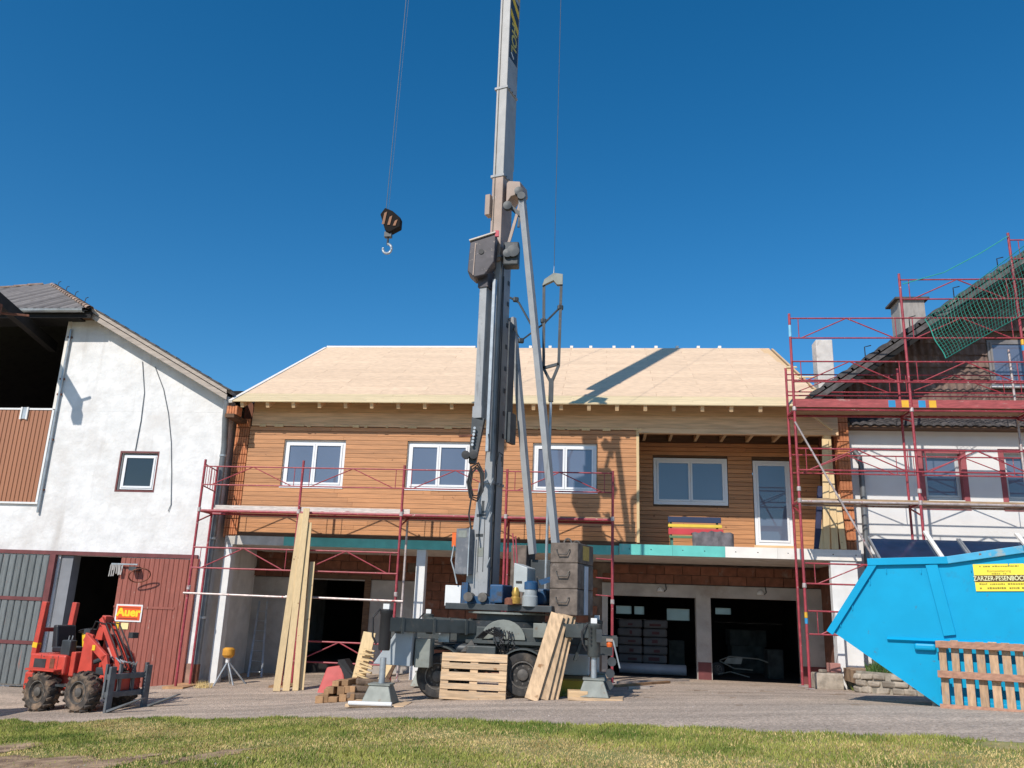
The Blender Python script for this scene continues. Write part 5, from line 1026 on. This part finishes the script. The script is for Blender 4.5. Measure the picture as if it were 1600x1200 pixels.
MB().tube((-5.0, 17, 10.25), (-4.86, 17, 21.6), .0065, 6).build('rope', M_crdark, HK); MB().tube((-4.95, 17.03, 10.22), (-4.8, 17.03, 21.6), .0035, 6).build('rope', M_crdark, HK)
# ---------------------------------------------------------------- blue skip
SK = thing('skip_container', (6.2, 14.2, .28), 'bright blue steel skip container with yellow sign on the gravel', 'skip')
SM = Matrix.Translation((5.06, 13.93, 0)) @ Matrix.Rotation(rad(-25), 4, 'Z')
prof = [(0, .3), (-1.53, 1.36), (-.77, 2.47), (.3, 2.5), (1.33, 2.66), (3.2, 2.78), (4.1, 1.5), (2.6, .3)]
D = 1.75
for v0, v1 in ((0, .02), (D-.02, D)): MB(SM).prism(prof, v0, v1).build('side_plate', M_skip, SK)
def strip(a, e, nm, m=M_skip, t=.02, v0=.02, v1=D-.02):
    du, dz = e[0]-a[0], e[1]-a[1]; L = math.hypot(du, dz); nu, nz = -dz/L*t, du/L*t
    MB(SM).prism([a, e, (e[0]+nu, e[1]+nz), (a[0]+nu, a[1]+nz)], v0, v1).build(nm, m, SK)
strip(prof[7], prof[0], 'floor_plate', t=-.02); strip(prof[0], prof[1], 'end_plate', t=-.02); strip(prof[1], prof[2], 'end_flap', t=-.02); strip(prof[6], prof[7], 'end_plate', t=-.02); strip(prof[5], prof[6], 'end_flap', t=-.02)
def rail(a, e, w, nm, m=M_skip, d=.05, v=0):
    du, dz = e[0]-a[0], e[1]-a[1]; L = math.hypot(du, dz); nu, nz = -dz/L*w, du/L*w
    return MB(SM).prism([a, e, (e[0]+nu, e[1]+nz), (a[0]+nu, a[1]+nz)], v-d, v-.001).build(nm, m, SK, .006)
rail((-.86, 2.37), (.3, 2.4), .11, 'rim_rail', M_skip, .07); rail((.3, 2.4), (1.33, 2.56), .11, 'rim_rail', M_skipw, .07); rail((1.33, 2.56), (3.2, 2.68), .11, 'rim_rail', M_skipw, .07)
rail((-1.56, 1.33), (-.8, 2.46), -.11, 'edge_rail', M_skip, .06)
rail((-.02, 2.38), (.14, 1.32), .17, 'rib', M_skip, .05); rail((2.2, 2.5), (2.2, 1.3), .17, 'rib', M_skip, .05)
MB(SM).add([(-.66, -.001, 1.28), (2.9, -.001, 1.28), (2.9, -.06, 1.24), (-.66, -.06, 1.24), (-.66, -.001, 1.2), (2.9, -.001, 1.2)], [(0, 1, 2, 3), (3, 2, 5, 4), (0, 3, 4), (1, 5, 2)]).build('fold', M_skip, SK)
MB(SM).b2(-.28, .02, -.09, -.001, 1.1, 1.2).build('lifting_lug', M_skip, SK, .03)
rail((.05, .34), (2.6, .34), .06, 'base_rail', M_skip, .04)
for (u, z) in ((-.6, 2.33), (-.1, 2.33), (.6, 2.37), (1.1, 2.46), (-.86, 2.15), (-1.15, 1.75), (-1.35, 1.48)): MB(SM).b2(u, u+.012, -.03, -.001, z-.08, z).build('hook_pin', M_skip, SK)
MB(SM).b2(.3, .5, .0, .1, .24, .32).build('foot', M_plateg, SK); MB(SM).b2(-.12, .0, .1, .2, .24, .45).build('foot', M_plateg, SK)
for v in (.15, D-.35): MB(SM).b2(-.05, 2.5, v, v+.2, G(5.6, 13.8)-.12, .298).build('skid', M_crdark, SK)
# sign on the skip
SS = SM @ Matrix.Translation((.97, -.006, 2.2)) @ Matrix.Rotation(rad(-1.2), 4, 'Y')
sg = MB(SS).b2(-.335, .335, -.012, -.0, -.2, .2).build('sign_board', mat('sign_yellow2', (.9, .72, .06), .5, var=.03), SK)
MB(SS).b2(-.33, .335, -.015, -.0122, -.065, .035).build('sign_band', mat('sign_brown', (.1, .055, .01), .5, var=.1), sg)
Rt = Matrix.Rotation(rad(90), 4, 'X')
text('lettering', 'ZARZER-PESENBÖCK', .092, mat('sign_text_pale', (.9, .85, .5), .5), sg, SS @ Matrix.Translation((.0, -.016, -.015)) @ Rt @ Matrix.Diagonal((.8, 1.05, 1, 1)), .0015)
text('lettering', 'Kompostierung', .05, mat('sign_text_olive', (.25, .2, .02), .5), sg, SS @ Matrix.Translation((.0, -.013, .095)) @ Rt, .0015)
b = MB(SS)
def dashes(z, u0, u1, h):
    u = u0
    while u < u1:
        w = rnd.uniform(.012, .03)
        if rnd.random() > .15: b.b2(u, min(u+w, u1), -.015, -.0125, z-h/2+rnd.uniform(0, .004), z+h/2-rnd.uniform(0, .006))
        u += w+.007
dashes(.165, -.28, .29, .022); dashes(.055, -.1, .1, .018); dashes(-.095, -.28, .31, .026); dashes(-.155, -.28, -.22, .03); dashes(-.155, -.18, .31, .032)
tag(b.build('small_print', MATS['sign_text_olive'], sg), None, kind='stuff')
# pallet leaning on the skip
PB = thing('pallet', (5.7, 13.4, .29), 'worn wooden pallet with upright slats leaning against the blue skip', 'pallet')
PM = SM @ Matrix.Translation((.0, -.42, .27)) @ Matrix.Rotation(rad(-12), 4, 'X')
for k in range(9): u = .06+.165*k; MB(PM).b2(u, u+.105+rnd.uniform(-.008, .008), .105, .127, .01+rnd.uniform(0, .02), 1.03+rnd.uniform(-.015, .015)).build('slat', M_palletv, PB, .003)
for z in (.05, .52, .95): MB(PM).b2(.03, 1.55, .0, .022, z-.045, z+.055).build('bottom_board', mat('pallet_board_worn', (.38, .2, .13), .85, var=.2, scale=3, stretch=(1, 10, 10), objvar=.1), PB, .003)
for z in (.05, .52, .95):
    for u in (.06, .72, 1.4): MB(PM).b2(u, u+.13, .023, .104, z-.045, z+.05).build('block', M_palletv, PB)
# pallet standing against the crane wheels
PA = thing('pallet', (-2.3, 15.65, -.1), 'fresh euro pallet standing on edge against the crane wheels', 'pallet')
QM = Matrix.Translation((-2.3, 15.66, G(-2.3, 15.66)-.005)) @ Matrix.Rotation(rad(-8), 4, 'X')
for z0, z1 in ((.0, .145), (.175, .275), (.325, .47), (.525, .625), (.655, .8)): MB(QM).b2(-.6, .6, -.0, .022, z0, z1).build('deck_board', M_pallet, PA, .003)
for u in (-.53, 0, .53): MB(QM).b2(u-.07, u+.07, .023, .045, 0, .8).build('cross_board', M_pallet, PA)
for u in (-.53, 0, .53):
    for z in (.0, .33, .66): MB(QM).b2(u-.07, u+.07, .046, .124, z, z+.14).build('block', M_pallet, PA)
for z in (.0, .33, .66): MB(QM).b2(-.6, .6, .125, .147, z+.02, z+.12).build('bottom_board', M_pallet, PA)
# planks leaning on the crane
for k, (xb, xt, w, yb, lb) in enumerate([(-1.22, -.82, .24, 15.4, 'wide pale plank, foremost of those leaning on the crane chassis'), (-1.03, -.72, .2, 15.5, 'pale plank second from the front leaning on the crane chassis'), (-.94, -.64, .2, 15.58, 'pale plank third from the front leaning on the crane chassis'), (-.86, -.58, .2, 15.66, 'rearmost and rightmost plank leaning on the crane chassis')]):
    gz = G(xb, yb); o = MB().bar((xb, yb, gz+.01), (xt, yb+.55, 1.44-.01*k), w, .045, up=(.12, -1, .3)).build('plank', mat('pale_plank', (.58, .4, .24), .75, var=.2, scale=2, stretch=(9, 9, 1), objvar=.2, stain2=(.3, .16, .07), s2scale=5.5, s2lo=.68, s2hi=.72), None, .003); tag(o, lb, 'plank', 'planks leaning on the crane')
# yellow board, white block, behind the wheels
o = MB().box((-.62, 17.6, G(-.6, 17.6)+.12), (.72, .5, .22), .06).build('yellow_crate', mat('formwork_yellow', (.7, .45, .04), .6, var=.12, scale=4), None, .01); tag(o, 'yellow formwork board lying behind the crane wheels', 'board')
o = MB().box((-.56, 18.2, G(-.6, 18)+.5), (.62, .4, .42), .0).build('insulation_pack', M_white, None, .03); tag(o, 'white insulation pack standing behind the crane', 'pack')
o = MB().box((-.56, 18.2, G(-.6, 18)+.14), (.7, .5, .28), .0).build('timber_stack', M_log, None, .01); tag(o, 'low timber stack carrying the white insulation pack', 'timber stack')
# ---------------------------------------------------------------- wood heap left of the crane
gid = 'sawn timber ends in the heap by the crane foot'
spots = [(-5.25, 15.95, .0, .15, .13), (-5.08, 15.98, .0, .13, .15), (-4.93, 15.9, .0, .17, .1), (-4.77, 15.95, .0, .14, .13), (-4.63, 15.95, .0, .13, .14), (-5.02, 16.0, .15, .16, .12), (-4.84, 15.98, .12, .14, .15), (-4.69, 16.0, .14, .13, .13), (-5.1, 16.0, .14, .1, .1), (-4.93, 16.02, .27, .13, .1), (-4.74, 16.02, .27, .13, .11), (-4.6, 16.0, .14, .11, .12)]
names = ['pale square timber end at the left foot of the heap', 'dark brown timber end second in the bottom row of the heap', 'wide yellowish timber end in the middle of the bottom row', 'timber end fourth in the bottom row of the heap', 'timber end last in the bottom row beside the crane foot', 'timber end in the second row above the yellowish one', 'tall timber end in the second row middle of the heap', 'timber end right of middle in the second row', 'small timber end at the left of the second row', 'timber end on top left of the heap', 'timber end on top right of the heap', 'small timber end at the right of the second row']
for (x, y, z, w, h), lb in zip(spots, names):
    L = rnd.uniform(.5, .95); o = MB().box((x, y+L/2, G(x, y)+z+h/2), (w, L, h), rnd.uniform(-.08, .12)).build('timber_end', M_log, None, .012); tag(o, lb, 'timber', gid)
for k, (x, y, z, lb) in enumerate([(-4.42, 16.0, .08, 'rough bark covered slab at the right of the wood heap'), (-4.38, 16.1, .2, 'upper bark covered slab right of the wood heap'), (-4.3, 16.15, .31, 'topmost bark slab leaning between heap and crane box')]):
    o = MB().bar((x-.28, y, G(x, y)+z), (x+.32, y+.25, G(x, y)+z-.02), .16, .11).build('bark_slab', M_bark, None, .03); tag(o, lb, 'slab', 'bark slabs by the heap')
# stacked laths leaning behind the heap
LS = thing('lath_stack', (-4.6, 16.9, -.2), 'leaning stack of pale wooden laths and offcuts behind the heap', 'laths')
MB().bar((-4.75, 16.75, -.15), (-4.62, 17.0, .95), .25, .05, up=(0, -1, 0)).build('board', M_timberz, LS); MB().bar((-4.35, 16.6, -.15), (-4.05, 16.9, .55), .12, .06, up=(0, -1, 0)).build('board', M_timberz, LS); MB().bar((-4.2, 16.62, -.15), (-3.95, 16.9, .62), .06, .06, up=(0, -1, 0)).build('board', M_darkwood, LS)
for k in range(13): z = -.1+.06*k; x = -4.86+.012*k; MB().bar((x+rnd.uniform(0, .06), 16.6+.02*k, z+rnd.uniform(0, .05)), (x+.42-.012*k, 16.56+.02*k, z+rnd.uniform(-.08, .05)), .05, .025).build('lath', M_timberz, LS)
# red wheelbarrow tipped on its nose
WB_ = thing('wheelbarrow', (-5.5, 18, -.35), 'tipped red wheelbarrow with dark underside behind the wood heap', 'wheelbarrow')
t = MB(); t.add([(-5.85, 17.75, -.3), (-5.2, 17.7, -.3), (-5.25, 18.15, -.28), (-5.8, 18.15, -.28), (-5.72, 17.85, .2), (-5.38, 17.82, .26), (-5.4, 18.05, .22), (-5.68, 18.05, .18)], [(0, 1, 5, 4), (1, 2, 6, 5), (2, 3, 7, 6), (3, 0, 4, 7), (4, 5, 6, 7)]); t.build('tray', mat('barrow_red', (.5, .08, .07), .5, var=.12, scale=4), WB_, .03)
for dy in (0, .35): MB().path([(-5.45, 17.75+dy, .3), (-5.1, 17.7+dy, .1), (-4.75, 17.65+dy, -.25)], .03, 8).build('handle', M_black, WB_)
t = MB(); t.add([(-5.45, 17.7, .36), (-5.3, 17.68, .38), (-4.85, 17.68, -.2), (-5.15, 17.68, -.2), (-5.45, 18.05, .36), (-5.3, 18.05, .38), (-4.85, 18.0, -.2), (-5.15, 18.0, -.2)], [(0, 1, 2, 3), (7, 6, 5, 4), (0, 4, 5, 1), (1, 5, 6, 2), (3, 2, 6, 7), (0, 3, 7, 4)]); t.build('frame_plate', M_black, WB_)
wheel(WB_, -5.65, 18.0, -.16, .17, .08, 1, M_black)
# ---------------------------------------------------------------- under the slab
SH = thing('sawhorse_vise', (-9.25, 21, -.5), 'tripod stand with orange head beside the left white pillar', 'stand')
hd = MB().lathe((-9.28, 21, .1), (0, 0, 1), [(.1, 0), (.15, .06), (.15, .2), (.1, .24)], 14).build('head', mat('orange_head', (.6, .28, .03), .6, var=.2, scale=6), SH, smooth=True); MB().lathe((-9.28, 21, -.02), (0, 0, 1), [(.05, 0), (.05, .12)], 10).build('collar', M_white, SH)
for x, y in ((-9.5, 20.85), (-9.02, 20.9), (-9.28, 21.3), (-8.85, 21.25)): MB().tube((-9.27, 21, .02), (x, y, G(x, y)), .022, 8).build('leg', M_galv, SH)
LD = thing('ladder', (-9.4, 23.4, -.5), 'grey ladder leaning at the wall under the slab left of the door', 'ladder')
for dx in (0, .38): MB().bar((-9.62+dx, 23.2, -.55), (-9.9+dx*.6, 24.1, 1.5), .05, .03).build('stile', M_galv, LD)
for k in range(7): tt = .08+.13*k; MB().tube((-9.62-.28*tt, 23.2+.9*tt, -.55+2.05*tt), (-9.24-.43*tt, 23.2+.9*tt, -.55+2.05*tt), .015, 6).build('rung', M_galv, LD)
# sacks in the garage
lab = ['left', 'right']; lev = ['floor', 'second', 'third', 'fourth', 'fifth', 'top']
for c_, x in enumerate((.85, 1.6)):
    for k in range(6):
        z = -.14+.25*k; o = MB().box((x+rnd.uniform(-.02, .02), 26.6, z+.125), (.72, .5, .235), rnd.uniform(-.1, .1)).build('sack', M_bag, None, .05)
        tag(o, 'grey insulation sack of the %s layer in the %s pile inside the garage' % (lev[k], lab[c_]), 'sack', 'insulation sacks in the garage')
        MB().b2(x-.22+rnd.uniform(0, .2), x+.2-rnd.uniform(0, .15), 26.335, 26.348, z+.06+rnd.uniform(0, .03), z+.13+rnd.uniform(0, .05)).build('print', M_bagred, o)
o = MB().lathe((.5, 25.6, -.0), (1, -.06, 0), [(.13, 0), (.15, .01), (.15, 1.9), (.13, 1.91)], 18).build('membrane_roll', mat('grey_roll', (.33, .34, .37), .5, var=.1), smooth=True); tag(o, 'grey roll lying on the garage floor before the sacks', 'roll')
for k, (x, y, z, sx, sz, lb_) in enumerate([(2.35, 28.2, .3, .5, .9, 'dark tall box standing behind the sacks in the left garage'), (5.0, 26.3, .25, .45, .8, 'dim greenish cabinet at the right wall of the right garage'), (4.6, 28.6, .9, 1.2, .5, 'dim shelf load at the back of the right garage')]):
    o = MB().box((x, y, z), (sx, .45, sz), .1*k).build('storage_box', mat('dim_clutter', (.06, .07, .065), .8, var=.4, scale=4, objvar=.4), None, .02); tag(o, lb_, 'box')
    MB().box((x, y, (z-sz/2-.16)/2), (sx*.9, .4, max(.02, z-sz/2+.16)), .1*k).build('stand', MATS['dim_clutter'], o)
TP = thing('moped_frame', (4.0, 26, -.15), 'light metal moped outline standing inside the dark right garage', 'frame')
for p in ([(3.4, 25.9, .3), (3.7, 25.9, .42), (4.5, 25.85, .38), (4.75, 25.8, .3)], [(3.4, 25.9, .28), (3.8, 25.8, .1), (4.3, 25.7, .08)], [(3.3, 26, -.1), (3.7, 25.9, .0), (4.2, 25.7, -.12)]): MB().path(p, .018, 6).build('tube', M_plateg, TP)  # tubes outline a moped
MB().add([(3.5, 25.88, .22), (4.0, 25.86, .22), (4.05, 25.86, .4), (3.62, 25.88, .38), (3.5, 25.9, .22), (4.0, 25.88, .22), (4.05, 25.88, .4), (3.62, 25.9, .38)], [(0, 1, 2, 3), (7, 6, 5, 4), (0, 4, 5, 1), (1, 5, 6, 2), (2, 6, 7, 3), (3, 7, 4, 0)]).build('seat', M_plateg, TP); wheel(TP, 3.35, 26, .05, .2, .06, 1, M_black)
for k, (x0, y0, x1, y1, lb) in enumerate([(.35, 20.6, 2.2, 22.9, 'long pale batten lying across the garage entrance'), (.3, 19.2, 1.6, 21.4, 'dark weathered batten on the ground before the left garage'), (.55, 18.6, 1.0, 18.75, 'short pale offcut on the gravel right of the crane')]):
    o = MB().bar((x0, y0, G(x0, y0)+.03), (x1, y1, G(x1, y1)+.03), .09, .05).build('batten', [M_verge, M_log, M_verge][k]); tag(o, lb, 'batten', 'battens on the yard')
# ---------------------------------------------------------------- red loader
LO = thing('wheel_loader', (-10.3, 16.63, -.72), 'small red articulated wheel loader with pallet fork beside the barn', 'loader')
HD = rad(-17); LM = Matrix.Translation((-10.3, 16.63, G(-10.3, 16.63))) @ Matrix.Rotation(HD, 4, 'Z')
def lb(): return MB(LM)
axl = LM.to_3x3() @ Vector((0, -1, 0))
for x in (-.55, .55):
    for s_ in (1, -1):
        p = LM @ Vector((x, -.44*s_, 0)); gz = G(p.x, p.y); w_ = wheel(LO, p.x, p.y, gz+.36, .36, .3, s_, M_mud, 16, ax=axl)
    lb().tube((x, -.4, .36), (x, .4, .36), .08).build('axle', M_crdark, LO)
rb = lb().b2(-1.1, -.1, -.42, .42, .62, 1.0).build('engine_hood', M_lred, LO, .04)
lb().b2(-.95, -.62, -.428, -.42, .7, .9).build('grille', M_crdark, rb); lb().b2(-.5, -.38, -.428, -.42, .7, .92).build('grille', M_rust, rb)
lb().prism([(-1.18, .3), (-.98, .3), (-.9, .62), (-1.14, .62)], -.44, .44).build('counterweight', M_lred, LO, .03) if 0 else lb().b2(-1.17, -.9, -.42, .42, .28, .64).build('counterweight', M_lred, LO, .04)
lb().b2(-.9, .1, -.24, .24, .32, .62).build('rear_frame', M_lred, LO, .02)
for s_ in (-1, 1): lb().add([(-.95, s_*.6, .72), (-.15, s_*.6, .72), (-.15, s_*.3, .74), (-.95, s_*.3, .74), (-.95, s_*.6, .69), (-.15, s_*.6, .69), (-.15, s_*.3, .71), (-.95, s_*.3, .71)], [(0, 1, 2, 3), (7, 6, 5, 4), (0, 4, 5, 1), (1, 5, 6, 2), (2, 6, 7, 3), (3, 7, 4, 0)]).build('fender', M_lred, LO)
for y in (-.36, .36): po = lb().bar((-1.05, y, .95), (-.98, y, 2.0), .13, .09).build('roll_bar', M_lred, LO, .01); lb().bar((-1.045, y, 1.1), (-1.035, y, 1.2), .135, .095).build('band', M_yellow, po)
lb().bar((-1.02, -.36, 1.45), (-1.02, .36, 1.45), .08).build('roll_bar', M_lred, LO)
st = lb().b2(-.75, -.25, -.24, .24, 1.02, 1.14).build('seat', M_seat, LO, .03); lb().prism([(-.78, 1.1), (-.62, 1.1), (-.7, 1.55), (-.83, 1.55)], -.23, .23).build('seat_back', M_seat, st, .03)
lb().b2(-.2, .02, -.3, .3, .6, 1.06).build('footwell', M_lred, LO, .02); lb().bar((.0, 0, .95), (-.12, 0, 1.42), .12).build('steering_column', M_yellow, LO)
lb().lathe((-.14, 0, 1.45), (-.3, 0, 1), [(.14, 0), (.16, .015), (.14, .03)], 18).build('steering_wheel', M_black, LO)
for y in (-.28, -.2): lb().tube((-.3, y, 1.0), (-.25, y, 1.36), .012, 6).build('lever', M_galv, LO); 
lb().b2(-.35, -.1, -.36, -.2, .98, 1.28).build('control_box', M_crdark, LO, .02)
lb().b2(.12, .86, -.22, .22, .3, .66).build('front_frame', M_lred, LO, .02)
for y in (-.24, .24):
    lb().prism([(.1, .6), (.5, .6), (.36, 1.4), (.16, 1.44)], y-.03, y+.03).build('tower_plate', M_lred, LO, .01)
    lb().bar((.24, y*1.3, 1.36), (.86, y*1.3, .98), .07, .15).build('lift_arm', M_lred, LO, .01); lb().bar((.82, y*1.3, 1.04), (1.08, y*1.3, .42), .07, .15, w2=.07, h2=.11).build('lift_arm', M_lred, LO, .01)
    lb().tube((.3, y*.8, .85), (.72, y*.8, .98), .045, 10).build('lift_cylinder', M_crdark, LO); lb().tube((.7, y*.8, .97), (.9, y*.8, 1.0), .025, 8).build('piston', M_galv, LO)
    lb().bar((.36, y*.5, 1.72), (1.06, y*.5, .78), .05, .09).build('tilt_rod', M_lred, LO, .008); lb().tube((.3, y*.5, 1.3), (.66, y*.5, .88), .035, 10).build('tilt_cylinder', mat('rod_pink', (.6, .35, .33), .4, var=.1), LO)
lb().prism([(.22, 1.3), (.34, 1.78), (.44, 1.76), (.42, 1.3)], -.09, .09).build('tilt_lever', M_lred, LO, .01)
for y in (-.16, -.05, .06, .17): lb().path([(.15, y, 1.35), (.3, y-.03, 1.66), (.55, y, 1.62), (.85, y, 1.25), (1.02, y, 1.0), (1.12, y+.04, .8)], .014, 6).build('hose', M_black, LO)
lb().b2(.5, .85, -.2, .2, .66, .8).build('valve_bank', M_crdark, LO, .02)
for k in range(6): lb().tube((1.0+.03*k, -.2+.07*k, 1.0-.03*k), (1.2, -.25+.08*k, .92), .014, 6).build('coupling', M_galv, LO)
lb().b2(.05, .22, -.22, .22, 1.4, 1.5).build('dash', M_crdark, LO); lb().b2(.5, .58, -.36, -.27, 1.12, 1.22).build('lamp', M_yellow, LO); lb().b2(.7, .82, .3, .45, 1.35, 1.46).build('headlamp', M_crdark, LO)
ca = lb().b2(1.02, 1.1, -.4, .4, .4, .72).build('quick_hitch', M_lred, LO, .02)
FK = lb().b2(1.12, 1.2, -.5, .5, .62, .72).build('fork_carriage', M_lgrey, LO, .008)
lb().b2(1.12, 1.2, -.5, .5, .3, .4).build('carriage_bar', M_lgrey, FK, .008)
for y in (-.48, -.16, .16, .48): lb().b2(1.11, 1.16, y-.03, y+.03, .28, .9).build('carriage_post', M_lgrey, FK)
for y in (-.44, .44):
    lb().b2(1.201, 1.26, y-.07, y+.07, .03, .86).build('fork_upright', M_lgrey, FK, .01); lb().bar((1.22, y, .05), (2.1, y, .36), .1, .045, w2=.09, h2=.015).build('fork_tine', M_lgrey, FK)
lb().tube((-.85, .3, 1.0), (-.85, .3, 1.45), .03, 10).build('exhaust', M_rust, LO)
for x in (-.78, -.3): lb().b2(x, x+.008, -.424, -.42, .64, .98).build('panel_seam', M_crdark, rb)
for x, z in ((-1.0, .66), (-.7, .95), (-.45, .95), (-.2, .66)): lb().lathe((x, -.42, z), (0, -1, 0), [(.014, 0), (.014, .01)], 6).build('bolt', M_rim, rb)
for z in (.55, .3): lb().path([(-.1, -.2, z), (.1, -.26, z+.06), (.3, -.22, z)], .018, 6).build('hose', M_black, LO)
lb().b2(-.16, .1, -.5, -.3, .42, .46).build('step', M_crdark, LO)
# unseen trailer added for its shadow, in place of an unidentified red object
TR = thing('shadow_trailer', (-14.6, 14.7, -.85), 'red trailer added out of view on the left for its shadow', 'trailer')
MB().b2(-16.7, -12.02, 14.3, 15.9, -.15, -.02).build('bed', M_oxide, TR)
for z in (-.019, .33): MB().b2(-16.7, -12.0, 14.28, 14.32, z, z+.33).build('side_board', M_lred, TR); MB().b2(-16.7, -12.0, 15.88, 15.92, z, z+.33).build('side_board', M_lred, TR); MB().b2(-12.04, -12.0, 14.33, 15.87, z, z+.33).build('tail_board', M_lred, TR)
for x in (-15, -13.6):
    for y, s_ in ((14.45, 1), (15.75, -1)): wheel(TR, x, y, G(x, y)+.34, .34, .22, s_)
